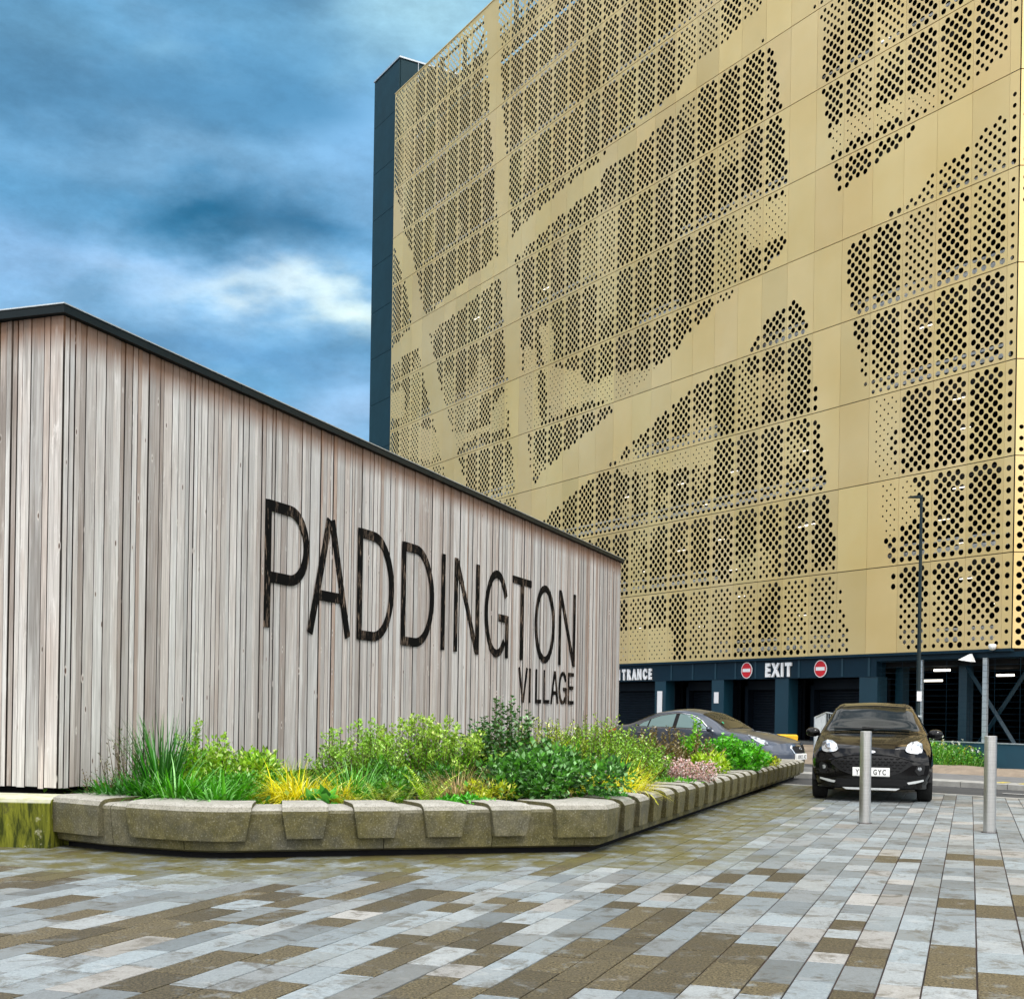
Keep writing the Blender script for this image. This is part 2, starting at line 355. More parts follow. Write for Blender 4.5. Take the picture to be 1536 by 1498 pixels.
def vhash(i, j, k=0):
    n = (int(i)*73856093) ^ (int(j)*19349663) ^ (int(k)*83492791); n = (n ^ (n >> 13)) * 1274126177 & 0xffffffff
    return ((n ^ (n >> 16)) & 0xffff)/65535.
def vnoise(x, y, k=0):
    i, j = math.floor(x), math.floor(y); a, b = x-i, y-j; a = a*a*(3-2*a); b = b*b*(3-2*b)
    return (vhash(i, j, k)*(1-a)+vhash(i+1, j, k)*a)*(1-b) + (vhash(i, j+1, k)*(1-a)+vhash(i+1, j+1, k)*a)*b
def inpoly(x, y, P):
    r = False; n = len(P); j = n-1
    for i in range(n):
        if (P[i][1] > y) != (P[j][1] > y) and x < (P[j][0]-P[i][0])*(y-P[i][1])/(P[j][1]-P[i][1])+P[i][0]: r = not r
        j = i
    return r
def glyph_mesh(text, size, depth, bold=0., sx=1., offset=0.):
    cu = bpy.data.curves.new('t', 'FONT'); cu.body = text; cu.size = size; cu.extrude = depth; cu.offset = bold; cu.resolution_u = 4
    cu.align_x = 'CENTER'
    o = bpy.data.objects.new('t', cu); C.objects.link(o)
    bpy.context.view_layer.update()
    me = bpy.data.meshes.new_from_object(o.evaluated_get(bpy.context.evaluated_depsgraph_get()))
    bpy.data.objects.remove(o)
    vs = [(v.co.x*sx, v.co.y, v.co.z) for v in me.vertices]; fs = [tuple(p.vertices) for p in me.polygons]
    return vs, fs

# ================================================================== SETTING: ground, road, paving
A_F = math.atan2(1900, -1125); dF = Vector((math.cos(A_F), math.sin(A_F), 0)); nF = Vector((-dF.y, dF.x, 0))   # along the gold wall; towards the viewer
P_F = Vector(((1530-768)/1900*37.13, 37.13, 0))
A_T = math.atan2(1900, 688); dT = Vector((math.cos(A_T), math.sin(A_T), 0)); rT = Vector((dT.y, -dT.x, 0))     # along the timber wall; to its right
P_T = Vector(((85.5-768)/1900*12, 12, 0))
def hitplane(px, py, P, d):
    r = ray(px, py); det = -d.x + r.x*d.y
    s = (P.x - r.x*P.y)/det; t = P.y + s*d.y
    return s, EYE + t*r.z
fac = lambda px, py: hitplane(px, py, P_F, dF)
tim = lambda px, py: hitplane(px, py, P_T, dT)
def sst(x): x = max(0., min(1., x)); return x*x*(3-2*x)
def gz(x, y):
    s = (x-P_F.x)*dF.x + (y-P_F.y)*dF.y; q = (x-P_F.x)*nF.x + (y-P_F.y)*nF.y
    zb = -.32 + .72*sst((s-1.)/9.)
    return sst(1 - q/10.)*zb
xs = [-900, -400, -200, -100, -60, -30, -15, -5] + [i*1.0 for i in range(-2, 27)] + [30, 40, 60, 100, 200, 400, 900]
ys = [-600, -200, -100, -50, -20, 0, 10, 16] + [i*1.0 for i in range(18, 62)] + [70, 90, 120, 200, 400, 1200]
g = MB(); g.smooth = True
g.grid([[(x, y, gz(x, y)-.012) for x in xs] for y in ys])
struct(build('ground', g, MT['tarmac']))

K0, K1 = Vector((5.5, 23.7, 0)), Vector((8.4, 20.7, 0)); dK = (K1-K0).normalized(); nK = Vector((-dK.y, dK.x, 0))
if nK.y < 0: nK = -nK                     # nK points away across the road
def kd(p): return (Vector((p[0], p[1], 0))-K0).dot(nK)
BPe = [gpt(-60, 1268), gpt(80, 1270), gpt(153, 1279), gpt(272, 1288), gpt(330, 1290), gpt(905, 1279), gpt(1203, 1167)]
def seg_dist(p, a, b):
    t = max(0, min(1, (p-a).dot(b-a)/(b-a).dot(b-a))); return (p-(a+(b-a)*t)).length
# granite pavers laid in rows parallel to the timber wall
pv = MB(); rr = random.Random(3)
b = -15.0
while b < 16:
    wd = rr.choice((.2, .2, .2, .25)) if b < 1.6 else .2
    a = -1.0 - rr.random()
    while a < 34:
        ln = rr.choice((.3, .4, .5, .6, .6) if b < 1.6 else (.3, .4, .4, .5, .6))
        cx = dT*(a+ln/2) + rT*(b+wd/2); y = cx.y
        if y > 1.2 and kd(cx) < -.12 and (abs(cx.x) < 3 + y*.75):
            left = sst((2.2-b)/4.5); near = sst((15-y)/9)
            pb = -.05 + .47*left*near + .11*near
            cl = vnoise(a*.8, b*2.1, 5)
            brown = 1.0 if (rr.random()*.55 + cl*.75) < pb + .22 and rr.random() < .93 else (rr.random()**3)*.35
            palef = 1.0 if rr.random() < (.06 + .12*(1-left)) else rr.random()**2*.45
            if y > 12 and brown > .9: brown = .35 + .3*rr.random()
            dm_ = min(seg_dist(cx, BPe[q_], BPe[q_+1]) for q_ in range(len(BPe)-1))
            if dm_ < 1.7 and rr.random() < 1.9 - dm_: palef = -min(1, (1.7-dm_)*1.1)
            col = (rr.random(), brown, palef)
            g_ = .0034 + .0015*rr.random(); dz = rr.uniform(-.0012, .0012)
            P = [dT*(a+g_) + rT*(b+g_), dT*(a+ln-g_) + rT*(b+g_), dT*(a+ln-g_) + rT*(b+wd-g_), dT*(a+g_) + rT*(b+wd-g_)]
            ct = sum(P, Vector())/4; i_ = .0035
            Q = [p + (ct-p).normalized()*i_ for p in P]
            tz = [dz + rr.uniform(-.0008, .0008) for _ in P]
            vs = [(p.x, p.y, -.008) for p in P] + [(p.x, p.y, -.002+t) for p, t in zip(P, tz)] + [(q.x, q.y, t) for q, t in zip(Q, tz)]
            pv.add(vs, [(0,1,5,4),(1,2,6,5),(2,3,7,6),(3,0,4,7),(4,5,9,8),(5,6,10,9),(6,7,11,10),(7,4,8,11),(8,9,10,11)], col)
        a += ln
    b += wd
struct(build('paving', pv, MT['paver'], fixn=False))
bed = MB()
L0 = K0 - dK*22; L1 = K0 + dK*14
bed.add([(L0.x-nK.x*.12, L0.y-nK.y*.12, -.007), (L1.x-nK.x*.12, L1.y-nK.y*.12, -.007), (16, -3, -.007), (-22, -3, -.007)], [(0, 1, 2, 3)])
struct(build('paving_bed', bed, MT['joint'], fixn=False))
# flush kerb where the pavers meet the road
kb = MB()
for i in range(-13, 12):
    t = i*.91; p = K0 + dK*t; q = K0 + dK*(t+.9)
    kb.prism([(0, 0), (.9, 0), (.9, .16), (0, .16)], lambda a, b_, d: p + dK*a + nK*(b_-.14) + Vector((0, 0, d)), -.05, .002)
struct(build('kerb', kb, MT['kerb'], bevel=.006))
def strip(name, mat, d0, d1, t0, t1, z, step=1.0, kind=True, wob=0):
    m_ = MB(); n = max(1, int((t1-t0)/step)); rows = []
    for i in range(n+1):
        t = t0 + (t1-t0)*i/n; r_ = []
        for j, d in enumerate(np.linspace(d0, d1, max(2, int(abs(d1-d0)/.8)+2))):
            if j == 0 or d == d1: d = d + wob*(vnoise(t*.9, d, 9)-.5)
            p = K0 + dK*t + nK*float(d); r_.append((p.x, p.y, gz(p.x, p.y)+z))
        rows.append(r_)
    m_.grid(rows); o = build(name, m_, mat, fixn=False)
    return struct(o) if kind else o
strip('road_marking', MT['wline'], 1.05, 1.15, 3.3, 5.5, .0)
strip('road_marking', MT['wline'], 1.05, 1.15, 6.6, 8.4, .0)
# far kerb and pavement, earth verge
fk = MB()
def fkpt(t, d, z): p = K0 + dK*t + nK*d; return Vector((p.x, p.y, gz(p.x, p.y)+z))
for i in range(-8, 12):
    for t in (i*.91+1.9,):
        fk.add([fkpt(t, 2.35, -.06), fkpt(t+.9, 2.35, -.06), fkpt(t+.9, 2.35, .085), fkpt(t, 2.35, .085), fkpt(t, 2.40, .10), fkpt(t+.9, 2.40, .10), fkpt(t, 2.85, .10), fkpt(t+.9, 2.85, .10)],
               [(0, 1, 2, 3), (3, 2, 5, 4), (4, 5, 7, 6)])
struct(build('kerb', fk, MT['kerb'], fixn=False))
strip('pavement', MT['path'], 2.85, 5.2, -6.0, 13, .098)
strip('road_marking', MT['yline'], 2.44, 2.80, 2.5, 2.68, .106, .3)
strip('road_marking', MT['yline'], 2.44, 2.80, 2.95, 3.13, .106, .3)
vg = MB(); rows = []
for i in range(24):
    s_ = -6.4 + i*.56; r_ = []
    for j in range(16):
        q_ = .01 + (5.2+1.2*vnoise(s_*.8, 2, 3))*j/15; p = P_F + dF*s_ + nF*q_; r_.append((p.x, p.y, gz(p.x, p.y) + .13 + .10*sst(j/3.)*sst((15-j)/3.)*vnoise(s_*1.7, q_*1.7, 6)*(1 if j < 15 else 0) - (.14 if j == 15 else 0)))
    rows.append(r_)
vg.grid(rows); vg.smooth = True
struct(build('verge', vg, MT['earth'], fixn=False))

# ================================================================== CAR PARK
W, H3 = 1.35, 2.853
Z0 = 3.37
cp = thing('car_park_building', 'tall car park clad in perforated gold panels above a dark blue ground floor', 'car park', P_F, A_F)
NROW = 12
S0, S1 = .70, .70 + 32*W
def poly(*pts): return [fac(x, y) for x, y in pts]
PERF = [poly(*p) for p in (
 ((590,140),(728,20),(733,110),(734,180),(741,252),(748,345),(748,384),(690,426),(657,456),(649,472),(636,470),(624,406),(611,359),(606,342),(596,297),(588,286)),
 ((580,355),(589,362),(600,401),(609,429),(618,488),(587,524),(570,530)),
 ((570,552),(587,548),(627,521),(640,588),(653,644),(669,717),(690,800),(560,760)),
 ((751,416),(643,502),(652,537),(666,606),(681,653),(693,708),(705,760),(760,800),(774,760),(773,741),(769,679),(763,635),(761,573),(755,494)),
 ((745,0),(746,13),(752,67),(753,140),(759,224),(766,308),(769,354),(790,332),(848,280),(899,240),(934,204),(969,173),(1012,141),(1051,91),(1096,57),(1119,29),(1138,18),(1150,-20),(1150,-300),(700,-300)),
 ((773,386),(775,400),(780,479),(783,535),(787,606),(792,664),(796,717),(801,729),(807,715),(834,689),(875,654),(919,616),(945,589),(967,569),(1009,530),(1043,488),(1074,463),(1099,443),(1147,405),(1186,363),(1187,286),(1181,252),(1170,149),(1162,79),(1152,55),(1110,90),(1051,136),(992,187),(962,215),(908,257),(899,277),(834,330),(794,366)),
 ((1196,445),(1180,458),(1150,483),(1138,494),(1118,530),(1079,556),(1040,581),(1004,612),(956,657),(935,675),(925,691),(906,702),(851,748),(813,781),(760,830),(760,1010),(1268,1000),(1273,946),(1266,912),(1255,842),(1253,809),(1246,773),(1241,731),(1227,624),(1222,560),(1212,484)),
 ((1226,-300),(1222,0),(1219,22),(1233,28),(1233,126),(1241,180),(1248,230),(1256,291),(1273,277),(1295,263),(1321,240),(1367,203),(1374,181),(1419,156),(1461,123),(1469,113),(1517,75),(1517,-300)),
 ((1514,166),(1503,167),(1466,206),(1455,215),(1436,232),(1413,249),(1396,265),(1365,302),(1351,307),(1320,333),(1304,349),(1272,372),(1268,400),(1276,439),(1283,504),(1296,582),(1311,596),(1311,697),(1319,722),(1322,776),(1328,813),(1334,842),(1338,863),(1344,921),(1354,975),(1352,1000),(1540,1000),(1517,200)))]
SMALL = [poly(*p) for p in (
 ((1308,590),(1347,586),(1348,640),(1338,650),(1330,670),(1338,690),(1350,705),(1372,716),(1376,745),(1380,775),(1350,790),(1332,815),(1322,776),(1315,720)),
 ((1243,192),(1300,168),(1330,155),(1350,148),(1390,138),(1405,138),(1403,160),(1365,166),(1310,196),(1290,204),(1252,236)),
 ((1117,320),(1150,303),(1187,288),(1187,352),(1150,362),(1118,376)),
 ((785,515),(806,530),(806,575),(812,645),(786,645)), ((809,490),(829,482),(831,550),(870,556),(880,575),(940,570),(940,590),(870,605),(830,627),(818,575)),
 ((586,592),(607,583),(607,622),(587,630)), ((628,640),(655,648),(662,675),(645,690),(628,690)),
 ((742,605),(762,580),(762,640),(716,653),(681,677),(681,653),(737,635)),
 ((928,690),(1065,668),(1075,695),(1000,706),(935,712)), ((920,945),(1003,938),(1012,960),(1010,1000),(920,1000)),
 ((900,566),(985,550),(960,585),(915,603),(900,600)))]
BIG = [poly(*p) for p in (
 ((1135,440),(1215,430),(1225,560),(1230,625),(1185,640),(1180,560),(1120,560)), ((1050,130),(1165,60),(1190,260),(1100,300),(1060,420),(1010,470),(1015,300)),
 ((1078,650),(1105,640),(1108,765),(1075,770)), ((985,690),(1040,690),(1040,790),(985,800)),
 ((1395,600),(1520,560),(1520,720),(1440,760),(1400,700)), ((1228,730),(1262,790),(1262,840),(1220,850)),
 ((855,700),(960,700),(955,800),(860,850)), ((800,640),(900,600),(880,660),(810,720)), ((900,230),(1000,150),(960,170),(905,250)), ((625,440),(700,390),(745,330),(740,250),(690,270)),
 ((1352,640),(1400,600),(1400,700),(1360,690)), ((1060,120),(1060,90),(1160,0),(1100,60)))]
def holesize(s, z):
    for P in PERF:
        if inpoly(s, z, P): break
    else: return 0
    for P in SMALL:
        if inpoly(s, z, P): return .036
    for P in BIG:
        if inpoly(s, z, P): return .099 if vnoise(s*.7, z*.7, 2) < .86 else .070
    pan = math.floor((s-S0)/W)
    n_ = .42*vnoise(pan*.9+.3, z*.23, 1) + .58*vnoise(s*.52, z*.38+pan*.35, 3)
    edge = vnoise(s*.3, z*.9, 8)
    n_ += .11*sst((s-12)/10.); return .096 if n_ > .49 - .07*(edge > .7) else (.082 if n_ > .45 else .070)
def cell(mb, frame, ks, js, k, j, kmax, jmax, r, un, uz, s0, z0, col):
    D = [(k+1, j), (k, j+1), (k-1, j), (k, j-1)]
    if r <= 0 or not (0 < k < kmax and 0 < j < jmax):
        P = [p for p in D if 0 <= p[0] <= kmax and 0 <= p[1] <= jmax]
        if len(P) < 4: P = P + [(k, j)] if len(P) == 2 else P
        if len(P) == 3 and (k in (0, kmax)) and (j in (0, jmax)): pass
        c = [(s0+a*un, z0+b_*uz) for a, b_ in P]
        mb.add([(a, frame, b_) for a, b_ in c], [tuple(range(len(c)))], col); return
    seg = 12; vs = []
    for i in range(seg):
        q, f_ = divmod(i, 3); A, B = D[q], D[(q+1) % 4]; f_ /= 3.
        vs.append((s0+(A[0]*(1-f_)+B[0]*f_)*un, frame, z0+(A[1]*(1-f_)+B[1]*f_)*uz))
    for i in range(seg):
        t = 2*PI*i/seg; vs.append((s0+k*un+r*math.cos(t), frame, z0+j*uz+r*math.sin(t)))
    mb.add(vs, [(i, (i+1) % seg, seg+(i+1) % seg, seg+i) for i in range(seg)], col)
def panel(mb, s0, s1, z0, z1, kmax, fr, sizefn, col):
    jmax = 17; un = (s1-s0)/kmax; uz = (z1-z0)/jmax; rs = {}
    for k in range(1, kmax):
        for j in range(1, jmax):
            if (k+j) % 2 == 0: rs[k, j] = sizefn(s0+k*un, z0+j*uz)
    if not any(rs.values()):
        mb.add([(s0, fr, z0), (s1, fr, z0), (s1, fr, z1), (s0, fr, z1)], [(0, 1, 2, 3)], col)
    else:
        for k in range(0, kmax+1):
            for j in range(0, jmax+1):
                if (k+j) % 2 == 0: cell(mb, fr, 0, 0, k, j, kmax, jmax, rs.get((k, j), 0), un, uz, s0, z0, col)
    # folded returns at the panel edges
    for x in (s0, s1): mb.add([(x, fr, z0), (x, fr, z1), (x, fr-.05, z1), (x, fr-.05, z0)], [(0, 1, 2, 3)], col)
    for z in (z0, z1): mb.add([(s0, fr, z), (s1, fr, z), (s1, fr-.05, z), (s0, fr-.05, z)], [(0, 1, 2, 3)], col)
rp = random.Random(11)
for i in range(NROW):
    mb = MB(); z0 = Z0 + i*H3; z1 = z0 + H3
    for p in range(32):
        t = rp.uniform(.89, 1.04); c = (t, t*rp.uniform(.98, 1.01), t*rp.uniform(.95, 1.03))  # sheen differing from panel to panel, painted as a random tone
        panel(mb, S0+p*W+.005, S0+(p+1)*W-.005, z0+.014, z1-.014, 8, 0., holesize, c)
    # the narrow end panel with one column of holes
    gap = 8 if i == 6 else 99
    s_n = lambda s, z, i=i: 0 if (abs(z-20.9) < .9) else (.088 if vnoise(z*.45, i, 6) > .5 else .068)
    s0, s1 = .345, .695; jm = 17; uz = (H3-.028)/jm; c = (1., 1., 1.)
    rs_ = [s_n(0, z0+j*uz) if j % 2 else 0 for j in range(jm+1)]
    uq = (s1-s0)/2
    for j in range(1, 17, 2):
        zc = z0+.014+j*uz; r = rs_[j]; sq = [(s1, zc-uz), (s1, zc+uz), (s0, zc+uz), (s0, zc-uz)]
        if r:
            vs = []
            for q in range(4):
                for f_ in (0, 1/3, 2/3):
                    A, B = sq[q], sq[(q+1) % 4]; vs.append((A[0]*(1-f_)+B[0]*f_, 0, A[1]*(1-f_)+B[1]*f_))
            cs = (s0+s1)/2
            for q in range(12):
                t = 2*PI*q/12 - PI/4; vs.append((cs+r*math.cos(t), 0, zc+r*math.sin(t)))
            mb.add(vs, [(q, (q+1) % 12, 12+(q+1) % 12, 12+q) for q in range(12)], c)
        else: mb.add([(a, 0, b_) for a, b_ in sq], [(0, 1, 2, 3)], c)
    mb.add([(s0, 0, z0+.014+16*uz), (s1, 0, z0+.014+16*uz), (s1, 0, z1-.014), (s0, 0, z1-.014)], [(0, 1, 2, 3)], c)
    build('perforated_cladding', mb, MT['gold'], cp, fixn=False)
# the return face beyond the corner, turned to face the square
rf = thing('x', '', ''); bpy.data.objects.remove(rf)
ang = -A_F                                             # local rotation so that it runs along world +X
for i in range(NROW-3):
    mb = MB(); z0 = Z0 + i*H3
    for p in range(9):
        a0 = .02 + p*W
        panel(mb, a0+.005, a0+W-.005, z0+.014, z0+H3-.014, 8, 0., lambda s, z: (.068 if vnoise(s*.5, z*.4, 12) > .42 else .09) if vnoise(s*.25+3, z*.16, 13) > .35 else 0, (1., 1., 1.))
    for k, v in enumerate(mb.v):
        x, y, z = v; mb.v[k] = (.33 + x*math.cos(ang) + y*math.sin(ang)*0 - 0, x*math.sin(ang) - y*0, z) if abs(y) < 1e-6 else (.33 + x*math.cos(ang) + .05*math.sin(ang)*-1*0, x*math.sin(ang)-.05, z)
    build('perforated_cladding', mb, MT['gold'], cp, fixn=False)
# carcass: floors, rear walls, columns
cs = MB()
for i in range(0, NROW):
    z = Z0 + i*H3
    cs.box(.6, S1-.1, -16., -.9, z-.18, z+.06)
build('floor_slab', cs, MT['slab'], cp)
cw = MB()
cw.box(1.4, S1-.2, -16.4, -16.05, -.3, Z0+(NROW-1)*H3)
cw.box(S1-.1, S1+.1, -16.4, -.35, -.3, Z0+(NROW-1)*H3)
cw.box(.6, 40., -.75, -.55, Z0+(NROW-1)*H3+.07, Z0+(NROW-1)*H3+1.3); cw.box(40.01, S1-.12, -.75, -.55, Z0+(NROW-1)*H3+.07, Z0+NROW*H3-.05)
cw.box(-9.0, 1.2, -16.4, -16.05, -.6, Z0+(NROW-3)*H3)
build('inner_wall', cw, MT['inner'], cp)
for p in range(0, 33, 4):
    s = S0 + p*W; pc = MB(); pc.box(s-.15, s+.15, -1.5, -1.1, Z0, Z0+(NROW-1)*H3-.5); build('column', pc, MT['inner'], cp)
for i in range(0, NROW-1):
    z = Z0 + i*H3
    s = 1.0
    while s < S1-3:
        ln = rp.choice((2.7, 5.4, 8.1))
        if rp.random() < .72:
            ln = min(ln, S1-1-s)
            for za, zb_ in ((.42, .56), (.76, .84)):
                br = MB(); br.box(s, s+ln, -.62, -.56, z+za-.08, z+zb_-.08); build('crash_barrier', br, MT['rail'], cp)
        s += ln
spots = [(1360,592),(1345,645),(1440,598),(1446,643),(925,729),(1023,726),(1100,708),(1210,676),(1205,790),(1215,787),(1060,757),(940,746),(1365,725),(1440,732),(1415,780),(820,433),(715,478),(832,432),
         (1080,810),(1022,826),(970,857),(1100,855),(1325,62),(1390,490),(1120,938),(960,942),(1110,895),(1205,923),(1050,940),(1440,815),(1450,868),(1500,905)]
for k, (px, py) in enumerate(spots):
    s, z = fac(px, py); row = math.floor((z-Z0)/H3); zt = Z0 + (row+1)*H3 - .28
    # tube lights hang under the slab; pushed back until they sit on that line of sight
    dz = (zt - EYE)/max(.2, z - EYE); Pw = P_F + dF*s; Pw = Vector((Pw.x*dz, Pw.y*dz, 0))
    q = Pw - P_F; ls, ln_ = q.dot(dF), q.dot(nF)
    if -14 < ln_ < -1.2:
        sl = MB(); sl.box(ls-.28, ls+.28, ln_-.02, ln_+.02, zt, zt+.03); build('strip_light', sl, MT['strip'], cp)
# top parapet: open to the sky, with a frame
pf = MB()
zt = Z0+NROW*H3
for s in np.arange(S0, S1+.1, W*2): pf.box(s-.05, s+.05, -.4, -.2, zt-H3, zt-.1)
pf.box(S0, S1, -.3, -.22, zt-.4, zt-.3); pf.box(S0, S1, -.3, -.22, zt-1.6, zt-1.5)
for k, s in enumerate(np.arange(S0, S1-2.7, W*2)): pf.tube([(s, -.3, zt-H3+.2), (s+2.7, -.3, zt-.4)] if k % 2 else [(s, -.3, zt-.4), (s+2.7, -.3, zt-H3+.2)], .05, 6)
build('parapet_frame', pf, MT['teal_d'], cp)
# coping at head and foot of the cladding
co_ = MB(); co_.box(.34, S1+.02, -.12, .03, zt-.012, zt+.04); build('edge_trim', co_, MT['gold'], cp)
co_ = MB(); co_.box(.34, S1+.02, -.14, .035, Z0-.075, Z0+.008); build('edge_trim', co_, MT['teal_d'], cp)
# stair tower
tw = MB(); TS0, TS1, TZ = S1+.35, S1+3.9, 40.1
z = 0
ts = thing('x', '', ''); bpy.data.objects.remove(ts)
k = 0
tw.box(TS0+.02, TS1-.02, -9.9, -.47, -.3, TZ-.06)
while z < TZ:
    z1 = min(TZ-.12, z+H3); tw.box(TS0, TS1, -.46, -.40, z+.012, z1-.012)
    y = -9.9
    for y0, y1 in ((-1.6, -.47), (-4.9, -1.63), (-9.9, -4.93)): tw.box(TS0-.05, TS0, y0, y1, z+.012, z1-.012); tw.box(TS1, TS1+.05, y0, y1, z+.012, z1-.012)
    z += H3
tower = build('stair_tower', tw, simple('slate_blue_cladding', (.007, .030, .039), .45, 0, .12, .5), cp); tower['label'] = 'dark blue stair tower rising past the gold cladding'
tt = MB(); tt.box(TS0-.08, TS1+.08, -10., -.36, TZ-.07, TZ+.03); tt.box(TS0-.075, TS0-.052, -1.63, -1.60, 20, TZ-.07)
build('tower_coping', tt, MT['galv'], tower)

# ---------------- ground floor
def fs(px, py=1060): return fac(px, py)[0]
gf = MB()
SB0 = fs(1310)
gf.box(SB0, S1-.2, -.55, -.12, 2.62, Z0-.08)
build('canopy_beam', gf, MT['teal_d'], cp)
for s in [fs(px, 1005) for px in (1004, 1036, 1070, 1100, 1130, 1158, 1195, 1260, 1300)] + list(np.arange(26, 43, 2.5)):
    bt = MB(); bt.box(s-.05, s+.05, -.118, -.100, 2.64, Z0-.10); build('beam_rib', bt, MT['teal'], cp)
cols = [(978, 994), (1063, 1081), (1158, 1178), (1284, 1311)]
for a, b_ in cols:
    s1, s0 = fs(a), fs(b_); c = MB(); c.box(s0, s1, -.60, -.14, -.4, 2.62)
    build('column', c, MT['teal'], cp)
for a, b_ in ((26.2, 27.4), (32, 33)):
    c = MB(); c.box(a, b_, -.6, -.14, -.1, 2.62); build('column', c, MT['teal'], cp)
edges = [fs(1284), fs(1178), fs(1158), fs(1081), fs(1063), fs(994), fs(978), 26.2, 27.4, 32, 33, S1-.3]
for k in range(0, len(edges)-1, 2):
    a, b_ = edges[k]+.02, edges[k+1]-.02
    sh = MB(); z = .1; n = 0
    rows = []
    while z < 2.3:
        rows += [[(a, -1.50, z), (b_, -1.50, z)], [(a, -1.47, z+.02), (b_, -1.47, z+.02)], [(a, -1.47, z+.07), (b_, -1.47, z+.07)], [(a, -1.50, z+.09), (b_, -1.50, z+.09)]]; z += .1
    sh.grid(rows); o = build('roller_shutter', sh, MT['shutter'], cp, fixn=False)
    fr = MB(); fr.box(a, b_, -1.65, -1.53, -.1, 2.62); fr.box(a, a+.18, -1.46, -1.2, .0, 2.4); fr.box(b_-.18, b_, -1.46, -1.2, .0, 2.4); fr.box(a+.19, b_-.19, -1.46, -1.15, 2.25, 2.61)
    build('shutter_frame', fr, MT['shutter'], o)
sf = MB(); sf.box(.5, S1-.2, -15.9, -.56, 2.95, 3.15); sf.box(-8.5, .45, -15.9, -.56, 2.95, 3.15)
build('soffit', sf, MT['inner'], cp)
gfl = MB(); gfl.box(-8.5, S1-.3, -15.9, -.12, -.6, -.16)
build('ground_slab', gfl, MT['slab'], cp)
bw = MB(); bw.box(-7, SB0+1, -12.2, -12., -.1, 2.9); build('inner_wall', bw, MT['inner'], cp)
# open mesh bays on the right, over a low wall
ZW = .57
lw = MB(); lw.box(-6.4, fs(1300), -.30, -.02, -.9, ZW-.03)
lo = build('low_wall', lw, simple('blue_render', (.012, .062, .10), .6, 0, .15, 1.5), cp); lo['label'] = 'low blue wall under the mesh bays'
lc = MB(); lc.box(-6.45, fs(1300), -.33, .01, ZW-.03, ZW); build('wall_coping', lc, MT['galv'], lo)
bm_ = MB(); bm_.box(-6.5, SB0-.003, -.50, -.12, 3.13, Z0-.08); build('canopy_beam', bm_, MT['teal_d'], cp)
for px, wd in ((1376.5, .10), (1472, .16), (1600, .16)):
    s = fs(px, 1040); po = MB(); po.box(s-wd/2, s+wd/2, -.22, -.14, ZW, 3.13)
    build('mesh_post', po, MT['galv'], cp)
wm = MB()
z = ZW + .12
while z < 3.1:
    wm.box(-6.3, SB0-.05, -.135, -.129, z-.003, z+.003); z += .185
for s in np.arange(-6.2, SB0, .9): wm.box(s-.004, s+.004, -.128, -.122, ZW+.02, 3.12)
build('wire_mesh', wm, MT['teal_d'], cp)
for px in (1413, 1524, 1318):
    s = fs(px, 1040); c = MB(); c.box(s-.16, s+.16, -1.25, -.95, -.2, 2.95); build('column', c, MT['teal'], cp)
xb = MB()
sA, sB = fs(1425, 1040), fs(1512, 1040)
xb.tube([(sA, -.75, 2.9), (sB, -.75, .1)], .075, 4); xb.tube([(sA, -.98, .1), (sB, -.98, 2.9)], .075, 4)
build('cross_brace', xb, MT['teal'], cp)
for z in (.72, .98, 1.22):
    rl = MB(); rl.box(-4.6, fs(1386), -5.06, -5.0, z-.035, z+.035); build('crash_barrier', rl, MT['rail'], cp)
def inside(px, py, zc):
    r = ray(px, py); t = (zc-EYE)/r.z; q = Vector((r.x*t, t, 0)) - P_F; return q.dot(dF), q.dot(nF)
for px, py, zc, ln in ((1402, 1006, 2.80, .30), (1399, 1022, 2.55, .40), (1439, 989, 2.84, .30), (1508, 1014, 2.7, .32), (1321, 1015, 2.8, .12)):
    s, n_ = inside(px, py, zc); n_ = max(-11.5, min(-1.2, n_)); s = s
    q = MB(); q.box(s-ln, s+ln, n_-.05, n_+.05, zc, zc+.07); build('strip_light', q, MT['strip'], cp)
fl = MB()
s, z = fac(1457, 988); fl.add([(s+.05, .0, z+.16), (s-.03, .0, z+.16), (s+.24, .3, z-.03), (s-.22, .3, z-.10), (s+.2, .02, z-.05), (s-.18, .02, z-.10)],
       [(0, 1, 3, 2), (0, 2, 4), (1, 5, 3), (0, 4, 5, 1), (2, 3, 5, 4)])
build('floodlight', fl, MT['lampw'], cp)
dm = MB(); dm.smooth = True; s, z = fac(1492, 970); dm.lathe([(.001, -.11), (.07, -.09), (.11, -.03), (.12, .04), (.10, .08), (.001, .09)], 14, (s, .10, z)); build('dome_camera', dm, MT['lampw'], cp)

# ---------------- signs on the building
def sign_frame(name, label, cat, px, py, yoff, group=None):
    s, z = fac(px, py); P = P_F + dF*s + nF*yoff
    return thing(name, label, cat, (P.x, P.y, z), A_F + PI, group)      # local +x runs right, -y outwards
def sign_local(vs): return [(x, -z, y) for x, y, z in vs]
def letters(root, word, pxs, h, sx, depth=.03):
    for ch, (x, y0) in zip(word, pxs):
        vs, fs_ = glyph_mesh(ch, h/.72, depth, .034, sx)
        m_ = MB(); m_.add([(vx + x, -vz, vy + y0) for vx, vy, vz in vs], fs_)
        build('letter', m_, MT['white'], root)
s0, zc = fac(1165, 1013.5)
ex = sign_frame('exit_sign', 'raised white capitals reading EXIT between two red no-entry signs', 'sign', 1165, 1013.5, -.07)
letters(ex, 'EXIT', [(s0-fac(p, 1005)[0], 0) for p in (1149.5, 1161.5, 1171.2, 1180.5)], .47, .74)
s0, zc = fac(940, 1018.5)
